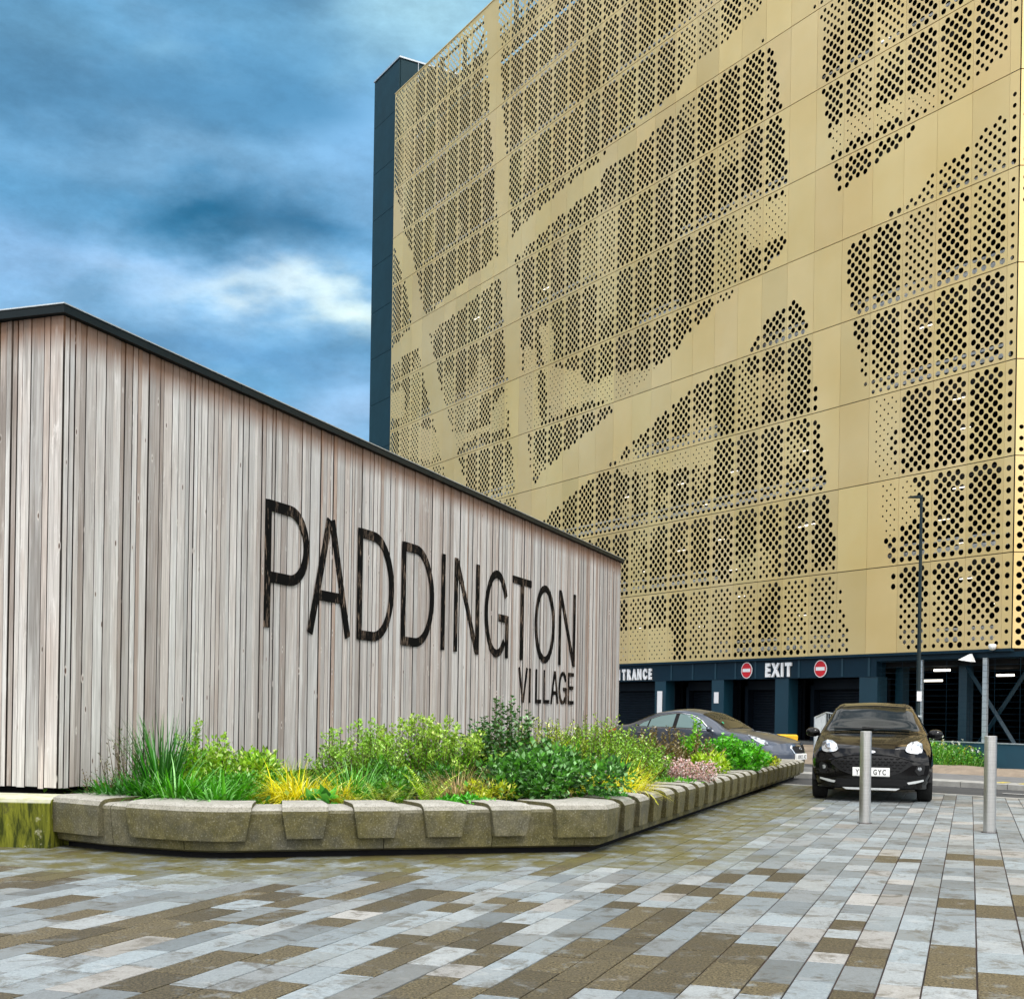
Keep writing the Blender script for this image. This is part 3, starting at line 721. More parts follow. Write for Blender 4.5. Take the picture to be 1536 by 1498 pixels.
en = sign_frame('entrance_sign', 'raised white capitals reading ENTRANCE on the dark canopy beam beside the timber wall', 'sign', 940, 1018.5, -.07)
letters(en, 'ENTRANCE', [(s0-fac(p, 1010)[0], 0) for p in (913.5, 919.5, 926.5, 933.5, 940.8, 949.5, 957.6, 965.3, 973)][0:0] or
        [(s0-fac(p, 1010)[0], 0) for p in (917.2, 925.0, 934.2, 941.5, 949.6, 957.4, 965.6, 973.2)], .42, .62)
for px, py, lb in ((1117.7, 1005, 'round red no-entry sign to the left of the white EXIT letters'), (1228.3, 1002.6, 'round red no-entry sign to the right of the white EXIT letters')):
    r = sign_frame('no_entry_sign', lb, 'no-entry sign', px, py, -.09, 'no-entry signs over the exit gates')
    a = MB(); a.lathe([(.001, 0), (.305, 0), (.305, .02), (.001, .02)], 40); a.v = sign_local(a.v); build('border', a, MT['white_s'], r)
    a = MB(); a.lathe([(.001, .021), (.272, .021), (.272, .026), (.001, .026)], 40); a.v = sign_local(a.v); build('disc', a, MT['red'], r)
    a = MB(); a.box(-.215, .215, -.062, .062, .027, .032); a.v = sign_local(a.v); build('bar', a, MT['white_s'], r)
for px, py, hw, hh, lb in ((985.8, 1058, .16, .60, 'tall narrow white panel on the blue column right of the ENTRANCE letters'), (1070.7, 1046, .13, .215, 'small white rectangular notice on the blue column between two closed shutters')):
    s, z = fac(px, py); P = P_F + dF*s + nF*(-.13); a = MB(); a.box(-hw, hw, -.02, .0, -hh, hh)
    tag(build('white_notice', a, MT['white_s'], None, (P.x, P.y, z), A_F+PI, bevel=.004), lb, 'notice')
s, z = fac(1073, 1018); P = P_F + dF*s

# ================================================================== TIMBER BUILDING
A_TB = A_T
tb = thing('timber_building', 'low pavilion clad in grey weathered vertical boards with a black roof edge', 'building', P_T, A_TB)
# local: +x along the long wall (away), +y to the left; long wall faces -y, end wall faces -x
LW, LE, ZB, ZT = 20.28, 9.0, .50, 4.93
def boards(mb, n0, n1, put, rs):
    u = n0; k = 0
    while u < n1 - .03:
        wd = rs.choice((.065, .075, .085, .10, .12, .14, .15)); wd = min(wd, n1-u)
        d = rs.uniform(.018, .034); z0 = ZB + rs.uniform(-.012, .008); br = (rs.random()**1.6) * (1 if rs.random() < .72 else 1.6)
        col = (rs.uniform(.35, 1.0), min(1, br*.7), rs.random())
        g_ = rs.uniform(.004, .008); b = .002
        # front face slightly crowned, side faces
        put(mb, u+g_, u+wd-g_, d, b, z0, ZT+.033, col); u += wd; k += 1
rs = random.Random(21)
mb = MB()
def put_long(mb, a, b, d, bv, z0, z1, col):
    vs = [(a, 0, z0), (a, -d+bv, z0), (a+bv, -d, z0), (b-bv, -d, z0), (b, -d+bv, z0), (b, 0, z0)]
    vs += [(x, y, z1) for x, y, z in vs]; edge = (-.64, 1.0, col[2])
    mb.add(vs, [(i, i+1, i+7, i+6) for i in (1, 2, 3)], col); mb.add(vs, [(i, i+1, i+7, i+6) for i in (0, 4)] + [(5, 4, 3, 2, 1, 0)], edge)
boards(mb, .0, LW, put_long, rs)
build('timber_cladding', mb, MT['wood'], tb, fixn=False)
mb = MB()
def put_end(mb, a, b, d, bv, z0, z1, col):
    vs = [(0, a, z0), (-d+bv, a, z0), (-d, a+bv, z0), (-d, b-bv, z0), (-d+bv, b, z0), (0, b, z0)]
    vs += [(x, y, z1) for x, y, z in vs]; edge = (-.64, 1.0, col[2])
    mb.add(vs, [(i+6, i+7, i+1, i) for i in (1, 2, 3)], col); mb.add(vs, [(i+6, i+7, i+1, i) for i in (0, 4)] + [(0, 1, 2, 3, 4, 5)], edge)
boards(mb, -.034, LE, put_end, rs)
o = build('timber_cladding', mb, MT['wood'], tb, fixn=False)
# far end of the wall as seen past its edge
mb = MB()
mb.box(.006, LW-.004, .002, LE, ZB+.03, ZT+.02)
build('wall_core', mb, MT['backing'], tb)
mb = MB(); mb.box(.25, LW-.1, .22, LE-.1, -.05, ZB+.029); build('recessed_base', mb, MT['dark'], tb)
fa = MB()
for (x0, x1, y0, y1) in ((-.10, LW+.07, -.09, .0),): fa.box(x0, x1, y0, y1, ZT+.038, ZT+.115)
fa.box(-.10, .0, .001, LE, ZT+.038, ZT+.115); fa.box(LW+.001, LW+.07, .001, LE, ZT+.038, ZT+.115); fa.box(.001, LW, .001, LE, ZT+.05, ZT+.09)
fo = build('roof_edge', fa, MT['fascia'], tb)
fc = MB(); fc.box(-.11, LW+.08, -.10, -.0, ZT+.116, ZT+.128); fc.box(-.11, -.0, .001, LE, ZT+.116, ZT+.128)
build('edge_flashing', fc, MT['galv'], fo)
q = MB(); q.box(-.09, .3, .93, 4.0, ZT-.06, ZT-.008) if False else None
for k in range(1, 7):
    q = MB(); x = k*3.02; q.box(x-.05, x+.05, -.0935, -.0905, ZT+.035, ZT+.1155); build('joint_cover', q, MT['fascia'], fo)
# lettering: strokes cut in heavy black strips fixed to the boards
def stroke(pts, w, x0, sx, z0, h, closed=False):
    """pts in unit letter space -> polygon band of constant width w on the wall"""
    P = [Vector((x0 + p[0]*sx, z0 + p[1]*h)) for p in pts]; n = len(P); Ls, Rs = [], []
    for i in range(n):
        if closed: a, b = P[i-1], P[(i+1) % n]
        else: a, b = P[max(i-1, 0)], P[min(i+1, n-1)]
        if 0 < i < n-1 or closed:
            d1 = (P[i]-a).normalized(); d2 = (b-P[i]).normalized(); nn = Vector((-(d1+d2).y, (d1+d2).x)).normalized()
            k = 1/max(.5, nn.dot(Vector((-d1.y, d1.x))))
        else: d = (b-a).normalized(); nn = Vector((-d.y, d.x)); k = 1
        Ls.append(P[i]+nn*w/2*k); Rs.append(P[i]-nn*w/2*k)
    return Ls, Rs
def add_stroke(mb, LR, depth, closed=False):
    Ls, Rs = LR; n = len(Ls); f0, f1 = -.0345, -.0345-depth; vs, fs_ = [], []
    for a, b in zip(Ls, Rs): vs += [(a.x, f0, a.y), (b.x, f0, b.y), (a.x, f1, a.y), (b.x, f1, b.y)]
    for i in range(n if closed else n-1):
        j = (i+1) % n; i4, j4 = i*4, j*4
        fs_ += [(i4+2, j4+2, j4+3, i4+3), (i4, j4, j4+2, i4+2), (i4+1, i4+3, j4+3, j4+1), (i4, i4+1, j4+1, j4)]
    if not closed: fs_ += [(0, 2, 3, 1), ((n-1)*4, (n-1)*4+1, (n-1)*4+3, (n-1)*4+2)]
    mb.add(vs, fs_)
def arc(cx, cy, rx, ry, a0, a1, n=18): return [(cx+rx*math.cos(R(a0+(a1-a0)*i/n)), cy+ry*math.sin(R(a0+(a1-a0)*i/n))) for i in range(n+1)]
def glyph(ch):
    return {'P': [[(.06, 0), (.06, 1)], [(.06, .96)] + arc(.55, .68, .39, .28, 90, -90) + [(.06, .40)]],
            'A': [[(.05, 0), (.47, .99)], [(.95, 0), (.53, .99)], [(.22, .33), (.78, .33)]],
            'D': [[(.06, 0), (.06, 1)], [(.06, .96)] + arc(.42, .5, .52, .46, 90, -90, 24) + [(.06, .04)]],
            'I': [[(.5, 0), (.5, 1)]],
            'N': [[(.06, 0), (.06, 1)], [(.09, .96), (.91, .04)], [(.94, 0), (.94, 1)]],
            'G': [arc(.5, .5, .44, .46, 28, 318, 30), [(.94, .0), (.94, .50)], [(.58, .46), (.94, .46)]],
            'T': [[(0, .96), (1, .96)], [(.5, 0), (.5, .96)]],
            'O': ['c'] + [arc(.5, .5, .44, .46, 0, 348, 29)],
            'V': [[(.04, 1), (.48, .01)], [(.96, 1), (.52, .01)]],
            'L': [[(.1, 0), (.1, 1)], [(.1, .05), (.95, .05)]],
            'E': [[(.1, 0), (.1, 1)], [(.1, .95), (.95, .95)], [(.1, .52), (.85, .52)], [(.1, .05), (.95, .05)]]}[ch]
for word, w, z0, z1 in (((('P', 3.64, 4.72), ('A', 4.72, 5.90), ('D', 6.12, 7.30), ('D', 7.58, 8.80), ('I', 9.07, 9.29), ('N', 9.66, 10.77), ('G', 11.06, 12.27), ('T', 12.49, 13.55), ('O', 13.79, 15.06), ('N', 15.35, 16.50)), .135, 2.27, 3.83),
                        ((('V', 12.91, 13.39), ('I', 13.48, 13.62), ('L', 13.90, 14.26), ('L', 14.39, 14.79), ('A', 14.88, 15.36), ('G', 15.42, 15.94), ('E', 16.05, 16.47)), .075, 1.46, 2.13)):
    for ch, a, b in word:
        mb = MB(); gl = glyph(ch); cl = gl[0] == 'c'
        if cl: gl = gl[1:]
        for k, pts in enumerate(gl): add_stroke(mb, stroke(pts, w, a, b-a, z0, z1-z0, cl), .012 + .001*k, cl)
        build('letter', mb, MT['char'], tb, fixn=False)
# neighbouring roof edge glimpsed past the left end of the black fascia is part of the same roofline
q = MB(); q.box(-.06, .3, .86+.0, 6.0, ZT+.129, ZT+.16) if False else None

# ================================================================== CONCRETE PLANTER EDGE
plinth_f = gpt(75, 1271); plinth = MB()
tag_pl = thing('plinth_wall', 'squat concrete wall streaked with yellow-green moss at the left below the timber corner', 'wall', (0, 0, 0))
p0 = gpt(74, 1272); dl = Vector((-.985, .12, 0)).normalized(); bk_ = Vector((.12, .985, 0)).normalized()
def plp(a, b, z): q = p0 + dl*a + bk_*b; return (q.x, q.y, z)
pl = MB()
prof = [(0, -.02), (0, .40), (.035, .44), (.60, .445), (.60, -.02)]
n_ = len(prof)
pl.add([plp(-.0, b, z) for b, z in prof] + [plp(6, b, z) for b, z in prof], [(i, (i+1) % n_, n_+(i+1) % n_, n_+i) for i in range(n_)] + [tuple(range(n_)), tuple(range(2*n_-1, n_-1, -1))])
build('block', pl, MT['moss'], tag_pl, bevel=.008)
pl = MB(); pl.add([plp(-.42, .34, .0), plp(.02, .28, .0), plp(.02, .62, .0), plp(-.30, .66, .0), plp(-.42, .34, .445), plp(-.012, .20, .447), plp(-.012, .66, .449), plp(-.30, .70, .449)], [(0, 1, 2, 3), (4, 7, 6, 5), (0, 4, 5, 1), (1, 5, 6, 2), (2, 6, 7, 3), (3, 7, 4, 0)])
build('cap_return', pl, MT['moss'], tag_pl)

BP = [gpt(80, 1270), gpt(153, 1279), gpt(272, 1288), gpt(330, 1290), gpt(905, 1279), gpt(1203, 1167)]
HT = [.44, .44, .435, .435, .43, .36]
pw = thing('planter_wall', 'long low concrete planter wall with raised saddle-shaped seat slabs wrapping its edge', 'planter wall', (0, 0, 0))
def path_frames(P):
    out_ = []
    for i, p in enumerate(P):
        ds = []
        if i > 0: ds.append((P[i]-P[i-1]).normalized())
        if i < len(P)-1: ds.append((P[i+1]-P[i]).normalized())
        d = sum(ds, Vector()).normalized(); nn = Vector((-d.y, d.x, 0)); k = 1/max(.4, nn.dot(Vector((-ds[0].y, ds[0].x, 0))))
        out_.append((p, nn*k))                     # nn points inwards (left of travel)
    return out_
FR = path_frames(BP)
seglen = [0]
for i in range(1, len(BP)): seglen.append(seglen[-1] + (BP[i]-BP[i-1]).length)
def along(t):
    for i in range(1, len(BP)):
        if t <= seglen[i] or i == len(BP)-1:
            f_ = (t-seglen[i-1])/(seglen[i]-seglen[i-1]); h = HT[i-1]*(1-f_)+HT[i]*f_
            return FR[i-1][0].lerp(FR[i][0], f_), FR[i-1][1].lerp(FR[i][1], f_), h
def prof_pts(off):                                 # (inward distance, height factor/absolute) outline of face, nose, top
    return [(.10-off, .055), (.045-off, .075), (-.0-off*1.0, 1-.11), (.012-off, 1-.05), (.04-off*.8, 1-.018), (.085, 1.0), (.50, 1.0)]
def wallpt(t, inn, zf, h, lift=0):
    p, nn, h_ = along(t); q = p + nn*inn
    z = zf if zf < .1 else (h_ * zf)
    return Vector((q.x, q.y, z+lift))
L_ALL = seglen[-1]
units = [0.0, .78, seglen[2]]
t = seglen[2] + 2.05
L4 = seglen[4]
units += [seglen[2]+1.75, seglen[2]+3.55, L4-1.05+.0]
units = sorted(set([u for u in units if u < L4])); t = L4 + 1.2
while t < L_ALL-.5: units.append(t); t += 1.83
units.append(L_ALL)
for a, b in zip(units[:-1], units[1:]):
    ts_ = sorted(set([a+.004, b-.004] + [s for s in seglen if a+.02 < s < b-.02])); m_ = MB()
    rows = []
    for t in ts_:
        pts = [wallpt(t, i_, zf, 0) for i_, zf in prof_pts(0.)] + [wallpt(t, .50, .02, 0), wallpt(t, .14, .05, 0)]
        rows.append([tuple(p) for p in pts])
    m_.grid(rows, closed=True); k = len(rows[0]); m_.f += [tuple(range(k)), tuple(range(len(m_.v)-1, len(m_.v)-1-k, -1))]
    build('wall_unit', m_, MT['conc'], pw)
ft = MB(); rows = []
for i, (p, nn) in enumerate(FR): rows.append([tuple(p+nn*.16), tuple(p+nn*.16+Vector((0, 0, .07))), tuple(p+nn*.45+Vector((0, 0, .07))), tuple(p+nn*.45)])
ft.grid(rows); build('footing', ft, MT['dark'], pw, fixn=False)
def slab(t0, t1, tap=.045, drop=.27):
    m_ = MB(); rows = []; off = .03
    brk = [s for s in seglen if t0+.05 < s < t1-.05]
    us = sorted(set([0., 1.] + [(s-t0)/(t1-t0) for s in brk] + [.25, .5, .75]))
    lo_ = .44 - drop
    prof = [(.028, lo_), (-.030, lo_+.004), (-.046, .37), (-.042, .415), (-.012, .452), (.03, .470), (.10, .476), (.485, .474), (.485, .432)]
    for u in us:
        r_ = []
        for i_, z in prof:
            tp = tap*max(0., min(1., (.42-z)/.25)); t = t0 + tp + (t1-t0-2*tp)*u
            p, nn, h_ = along(t); q = p + nn*i_; r_.append((q.x, q.y, z*(h_/.44) if z > .3 else z*(h_/.44)))
        rows.append(r_)
    m_.grid(rows, closed=True); k = len(rows[0]); m_.f += [tuple(range(k)), tuple(range(len(m_.v)-1, len(m_.v)-1-k, -1))]
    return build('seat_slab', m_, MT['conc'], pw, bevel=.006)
def tpx(px, i):                                   # distance along segment i (front face) for an image column
    a, b = BP[i], BP[i+1]; best = None
    for k in range(401):
        q = a.lerp(b, k/400); r_ = Vector((q.x, q.y, .3-EYE)); u = CX + F*q.x/q.y + (.3-EYE)/q.y*F*math.sin(ROLL)
        if best is None or abs(u-px) < best[0]: best = (abs(u-px), k/400)
    return seglen[i] + best[1]*(b-a).length
slab(.005, tpx(153, 0)-.0, .02, .30) 
slab(tpx(192, 1), tpx(378, 3), .05, .285)
for a, b in ((422, 492), (530, 598), (633, 698), (733, 794)): slab(tpx(a, 3), tpx(b, 3))
slab(tpx(829, 3), L4+.42, .03, .29)
t = L4 + .62
while t < L_ALL - .35:
    slab(t, t+.40, .03, .29); t += .61
slab(L_ALL-.33, L_ALL-.005, .01, .29)
# soil fills the bed up to the timber building
so_ = MB(); inner = [p + nn*.49 for p, nn in FR]
c0 = P_T + dT*20.3 - rT*.2; c1 = P_T + dT*.1 - rT*.3
poly_ = [(p.x, p.y) for p in inner] + [(BP[-1].x-.3, BP[-1].y+3.0), (c0.x, c0.y), (c1.x, c1.y), (BP[0].x+.1, BP[0].y+.9)]
so_.add([(x, y, .36) for x, y in poly_], [tuple(range(len(poly_)))])
struct(build('planting_bed', so_, MT['soil'], fixn=False))
rs = random.Random(99); gc = MB(); xa = [p[0] for p in poly_]; ya = [p[1] for p in poly_]
def inbed(x, y): return inpoly(x, y, poly_)
for i in range(15000):
    x, y = rs.uniform(min(xa), max(xa)), rs.uniform(min(ya), min(24.5, max(ya)))
    if not inbed(x, y): continue
    v_ = vnoise(x*1.6, y*1.6, 31); h = .06 + .20*vnoise(x*1.1, y*1.1, 30)
    c0_, c1_ = ((.02, .11, .012), (.10, .30, .02)) if v_ < .5 else ((.07, .20, .015), (.24, .38, .03))
    p = Vector((x, y, .36+rs.random()*h)); t_ = rs.random(); col = tuple((a*(1-t_)+b*t_)*rs.uniform(.75, 1.2) for a, b in zip(c0_, c1_))
    d = Vector((rs.uniform(-1, 1), rs.uniform(-1, 1), rs.uniform(.1, 1.2))).normalized(); sd_ = d.cross(Vector((0, 0, 1))).normalized()
    ln, wd = rs.uniform(.04, .09), rs.uniform(.015, .03)
    gc.add([p, p+d*ln*.5+sd_*wd, p+d*ln, p+d*ln*.5-sd_*wd], [(0, 1, 2, 3)], col)
struct(build('ground_cover', gc, MT['leaf'], fixn=False), 'stuff', label='low mixed green leaves covering the soil between the larger plants', category='ground cover')

# ================================================================== PLANTS
pr_ = random.Random(5)
def mixcol(a, b, t, j=.12, rs=None):
    rs = rs or pr_; k = 1.2*(1 + rs.uniform(-j, j)*1.6); u = rs.random()
    if u < .14: k *= 1.9; b = tuple(x*.75 + .14 for x in b); t = max(t, .6)  # highlights painted into random leaves; the next branch darkens others
    elif u < .40: k *= .5
    return tuple(min(.95, max(.001, (x*(1-t)+y*t)*k)) for x, y in zip(a, b))
def leafq(mb, p, d, up, ln, wd, col, fold=.25):
    d = d.normalized(); s_ = d.cross(up);
    s_ = s_.normalized() if s_.length > 1e-4 else Vector((1, 0, 0)); n_ = s_.cross(d)
    a = p; b = p + d*ln*.45 + s_*wd*.5 + n_*wd*fold; c = p + d*ln; e = p + d*ln*.45 - s_*wd*.5 + n_*wd*fold; m_ = p + d*ln*.5
    mb.add([a, b, c, e, m_], [(0, 1, 4), (1, 2, 4), (2, 3, 4), (3, 0, 4)], col)
def rv(rs): 
    while True:
        v = Vector((rs.uniform(-1, 1), rs.uniform(-1, 1), rs.uniform(-1, 1)))
        if .01 < v.length < 1: return v.normalized()
SOIL = .36
def plant(name, label, cat, px, D, group=None):
    p = at(px, D, SOIL); return thing(name, label, cat, p, pr_.uniform(0, 6.28), group)
def shrub(name, label, cat, px, D, rx, rz, c0, c1, ls=.045, n=1500, lobes=6, seed=1, stems=10, flower=None, group=None, tall=None, wide=.6, base=.0):
    rs = random.Random(seed); t = plant(name, label, cat, px, D, group); mb = MB(); st = MB(); fl = MB()
    cs_ = []
    for i in range(lobes):
        a = rs.uniform(0, 6.28); q = rs.random()**.55*rx*.86
        h = rz*rs.uniform(.42, .86) * (1-.35*q/rx); cs_.append((Vector((q*math.cos(a), q*math.sin(a)*.8, base+h*.72)), rx*rs.uniform(.20, .40), h*rs.uniform(.28, .5)))
    cs_.append((Vector((0, 0, base+rz*.35)), rx*.7, rz*.35))
    n = int(n*1.7)
    for i in range(n):
        c, r_, rz_ = cs_[rs.randrange(len(cs_))]; v = rv(rs); k = rs.random()**.35
        p = c + Vector((v.x*r_, v.y*r_, v.z*rz_))*k*rs.uniform(.75, 1.28)
        if p.z < .01: p.z = rs.random()*.08
        d = (v + Vector((0, 0, .5)) + rv(rs)*.7); hgt = min(1, p.z/rz)
        leafq(mb, p, d, Vector((0, 0, 1))+rv(rs)*.5, ls*rs.uniform(.7, 1.3), ls*wide*rs.uniform(.7, 1.2), mixcol(c0, c1, min(1, rs.random()*1.1), .22, rs))
        if flower and rs.random() < flower[1]:
            q = p + v*.02
            for w_ in range(4): leafq(fl, q, rv(rs)+Vector((0, 0, .4)), Vector((0, 0, 1)), .022, .02, mixcol(flower[0], flower[0], 0, .15, rs))
    for i in range(stems):
        c, r_, rz_ = cs_[i % len(cs_)]; e_ = c + rv(rs)*r_*.5; st.tube([(e_.x*.3, e_.y*.3, 0), (e_.x*.7, e_.y*.7, e_.z*.5), tuple(e_)], [.008, .006, .003], 4, cap=False)
    build('foliage', mb, MT['leaf'], t, fixn=False)
    if stems: build('stem', st, MT['stem'], t, fixn=False)
    if flower: build('blossom', fl, MT['leaf'], t, fixn=False)
    return t
def blade(mb, p, az_, tilt, ln, wd, droop, col, segs=5, tip=None):
    d = Vector((math.cos(az_)*math.sin(tilt), math.sin(az_)*math.sin(tilt), math.cos(tilt))); s_ = Vector((-math.sin(az_), math.cos(az_), 0))
    vs = []; q = Vector(p)
    for i in range(segs+1):
        f_ = i/segs; w_ = wd*(1-f_**1.6)*.5 + .0006
        vs += [q - s_*w_, q + s_*w_]
        q = q + d*ln/segs; d = (d + Vector((math.cos(az_)*.6, math.sin(az_)*.6, -1))*droop/segs).normalized()
    mb.add(vs, [(2*i, 2*i+1, 2*i+3, 2*i+2) for i in range(segs)], col)
def grass(name, label, cat, px, D, h, rad, c0, c1, n=260, wd=.012, droop=1.0, seed=1, tilt=.7, group=None, rx=1.0):
    rs = random.Random(seed); t = plant(name, label, cat, px, D, group); t.rotation_euler.z = 0; mb = MB()
    for i in range(int(n*1.35)):
        a = rs.uniform(0, 6.28); q = rs.random()**.7*rad
        blade(mb, (q*math.cos(a)*rx, q*math.sin(a)*.8, 0), a + rs.uniform(-.6, .6), rs.random()*tilt, h*rs.uniform(.55, 1.15), wd*rs.uniform(.6, 1.3), droop*rs.uniform(.4, 1.3), mixcol(c0, c1, rs.random(), .2, rs))
    build('blades', mb, MT['leaf'], t, fixn=False); return t
def upright(name, label, cat, px, D, h, rad, c0, c1, n=26, ls=.05, seed=1, top=None, wide=.22, group=None, rx=1.0, per=26):
    n = int(n*1.5) if n > 5 else n; per = int(per*1.25); ls *= 1.15
    rs = random.Random(seed); t = plant(name, label, cat, px, D, group); t.rotation_euler.z = 0; mb = MB(); st = MB()
    for i in range(n):
        a = rs.uniform(0, 6.28); q = rs.random()**.6*rad; hh = h*(1.08-.55*(q/rad)**2)*rs.uniform(.62, 1.08); b = Vector((q*math.cos(a)*rx, q*math.sin(a)*.8, 0))
        tipv = Vector((b.x*1.35+rs.uniform(-.09, .09), b.y*1.25+rs.uniform(-.09, .09), hh))
        st.tube([b, b.lerp(tipv, .5)+Vector((rs.uniform(-.02, .02), 0, 0)), tipv], [.005, .004, .002], 4, cap=False)
        for k in range(per):
            f_ = .12 + .88*k/per; p = b.lerp(tipv, f_); az_ = k*2.4 + i + rs.uniform(-.6, .6); p = p + Vector((rs.uniform(-.03, .03), rs.uniform(-.03, .03), 0))
            col = mixcol(c0, c1, rs.random(), .2, rs)
            if top and f_ > .82: col = mixcol(top, top, 0, .15, rs)
            leafq(mb, p, Vector((math.cos(az_), math.sin(az_), .7)), Vector((0, 0, 1)), ls*rs.uniform(.7, 1.2)*(1.15-f_*.4), ls*wide*2.2, col)
        if top:
            for k in range(14): leafq(mb, tipv + rv(rs)*.035, rv(rs)+Vector((0, 0, .6)), Vector((0, 0, 1)), ls*.6, ls*.5, mixcol(top, top, 0, .2, rs))
    build('foliage', mb, MT['leaf'], t, fixn=False); build('stem', st, MT['stem'], t, fixn=False); return t
def fern(name, label, cat, px, D, h, c0, c1, n=12, seed=1, group=None, tilt=.6, up=0):
    rs = random.Random(seed); t = plant(name, label, cat, px, D, group); mb = MB()
    for i in range(n):
        a = 6.28*i/n + rs.uniform(-.3, .3); tl = rs.uniform(.15, tilt); d = Vector((math.cos(a)*math.sin(tl), math.sin(a)*math.sin(tl), math.cos(tl))); s_ = Vector((-math.sin(a), math.cos(a), 0))
        q = Vector((math.cos(a)*.03, math.sin(a)*.03, 0)); ln = h*rs.uniform(.75, 1.15); K = 22
        for k in range(K):
            f_ = k/K; w_ = ln*.20*math.sin(PI*min(1, .12+f_*.88))**.8
            for sg in (-1, 1): leafq(mb, q, s_*sg + d*.35, Vector((0, 0, 1)), w_, ln*.035, mixcol(c0, c1, rs.random(), .15, rs), .1)
            q = q + d*ln/K; d = (d + Vector((math.cos(a)*.5, math.sin(a)*.5, -1))*.75/K).normalized()
    build('fronds', mb, MT['leaf'], t, fixn=False); return t
GR, DG, LG, YG, YE = (.045, .24, .010), (.012, .075, .008), (.18, .44, .015), (.36, .54, .022), (.85, .72, .02)
G1 = 'dark green strappy clumps at the left end of the planter'
grass('strappy_grass', 'dark strappy grass clump at the extreme left of the bed beside the mossy wall', 'grass clump', 172, 11.75, .34, .18, DG, GR, 150, .034, 1.2, 1, 1.0, G1)
grass('strappy_grass', 'dark green strappy clump second from the left of the bed', 'grass clump', 215, 11.65, .42, .20, DG, GR, 190, .032, 1.1, 2, .9, G1)
grass('tall_grass', 'tall upright dark green grass rising left of the pale green shrub', 'grass clump', 243, 11.9, .82, .16, (.02, .09, .012), (.05, .24, .02), 140, .020, .5, 3, .42)
grass('arching_grass', 'bright green arching grass hanging over the wall below the pale green shrub', 'grass clump', 268, 11.5, .48, .24, GR, (.12, .38, .03), 260, .024, 1.3, 4, 1.1)
grass('arching_grass', 'bright green arching grass just left of the yellow grass mound', 'grass clump', 325, 11.45, .40, .26, GR, (.12, .38, .03), 260, .024, 1.3, 5, 1.1)
upright('reddish_stems', 'thin reddish seedling stems against the boards at the left end of the bed', 'plant', 158, 12.25, .36, .28, (.16, .05, .025), (.12, .12, .02), 12, .03, 6, None, .2, per=12)
upright('wispy_plant', 'wispy brown-green plant with spiky tips between the boards and the tall dark grass', 'plant', 196, 12.1, .68, .22, (.06, .09, .02), (.12, .10, .03), 18, .05, 7, None, .12, per=14)
shrub('pale_green_shrub', 'pale green shrub with one tall tufted stem standing against the left boards', 'shrub', 330, 12.5, .62, .74, (.10, .26, .02), (.36, .56, .05), .055, 2600, 11, 8, 12)
upright('tufted_stem', 'single tall stem with a pale green tuft rising above the pale shrub', 'plant', 326, 12.2, .92, .05, YG, LG, 5, .06, 9, (.26, .42, .05), .35)
upright('tufted_stem', 'short pair of stems with green tufts left of the tallest tufted stem', 'plant', 284, 12.2, .80, .07, YG, LG, 5, .055, 10, (.26, .42, .05), .35)
shrub('pale_green_shrub', 'smaller pale green shrub between the tall dark grass and the tallest tufted stem', 'shrub', 292, 12.4, .42, .66, (.08, .24, .02), (.30, .50, .04), .05, 1300, 9, 88, 9)
shrub('leafy_shrub', 'dense mid-green leafy shrub at the foot of the pale tufted one', 'shrub', 368, 12.0, .46, .42, GR, (.12, .34, .03), .04, 1900, 8, 11, 8)
grass('fine_grass', 'fine light green grass between the pale shrub and the yellow mound', 'grass clump', 415, 12.9, .42, .34, LG, YG, 300, .008, .5, 12, .5)
G2 = 'golden yellow grass mounds'
grass('yellow_grass', 'largest golden yellow grass mound spilling onto the front wall', 'grass clump', 450, 11.8, .46, .18, YE, (.50, .50, .03), 640, .015, 1.9, 13, 1.15, G2, 1.4)
grass('yellow_grass', 'small golden grass tuft behind the broad pale leaf', 'grass clump', 508, 12.0, .36, .14, YE, (.6, .45, .12), 300, .014, 1.9, 14, 1.1, G2)
shrub('broad_leaf_plant', 'low plant with broad pale blue-green leaves at the right foot of the yellow mound', 'plant', 490, 11.55, .14, .16, (.05, .28, .03), (.16, .48, .08), .13, 34, 3, 15, 3, wide=.75)
upright('feathery_shrub', 'feathery light green shrub right of centre-left against the boards, lower of the pair', 'shrub', 540, 13.0, .74, .34, (.10, .26, .02), (.26, .46, .03), 60, .05, 16, (.24, .42, .05), .16)
upright('feathery_shrub', 'broad feathery lime green shrub against the boards below the second D', 'shrub', 640, 13.7, .78, .56, (.08, .24, .015), (.24, .48, .03), 130, .055, 17, (.30, .46, .06), .16, rx=1.15)
shrub('leafy_shrub', 'dark leafy filler shrub below the two feathery lime shrubs', 'shrub', 575, 12.8, .50, .46, (.03, .12, .012), (.10, .30, .02), .045, 1900, 8, 18, 8)
shrub('leafy_shrub', 'dark green leafy shrub behind the straw-coloured grass', 'shrub', 655, 13.0, .44, .42, (.02, .09, .010), (.07, .24, .02), .045, 1500, 7, 181, 8)
grass('arching_grass', 'long thin green grass arching over the ferns in the middle of the bed', 'grass clump', 530, 12.2, .48, .20, GR, (.16, .42, .06), 200, .014, 1.0, 19, .9)
G3 = 'yellow-green ferns along the front wall'
fern('fern', 'low yellow-green fern next to the broad pale leaves', 'fern', 522, 11.7, .28, YG, (.40, .48, .05), 12, 20, G3, .9)
fern('fern', 'olive yellow fern at the middle of the front wall', 'fern', 575, 11.75, .32, (.22, .32, .03), (.40, .46, .06), 13, 21, G3, .8)
fern('fern', 'upright lime fern just left of the straw-coloured grass', 'fern', 645, 11.85, .42, YG, (.34, .5, .03), 10, 22, G3, .45)
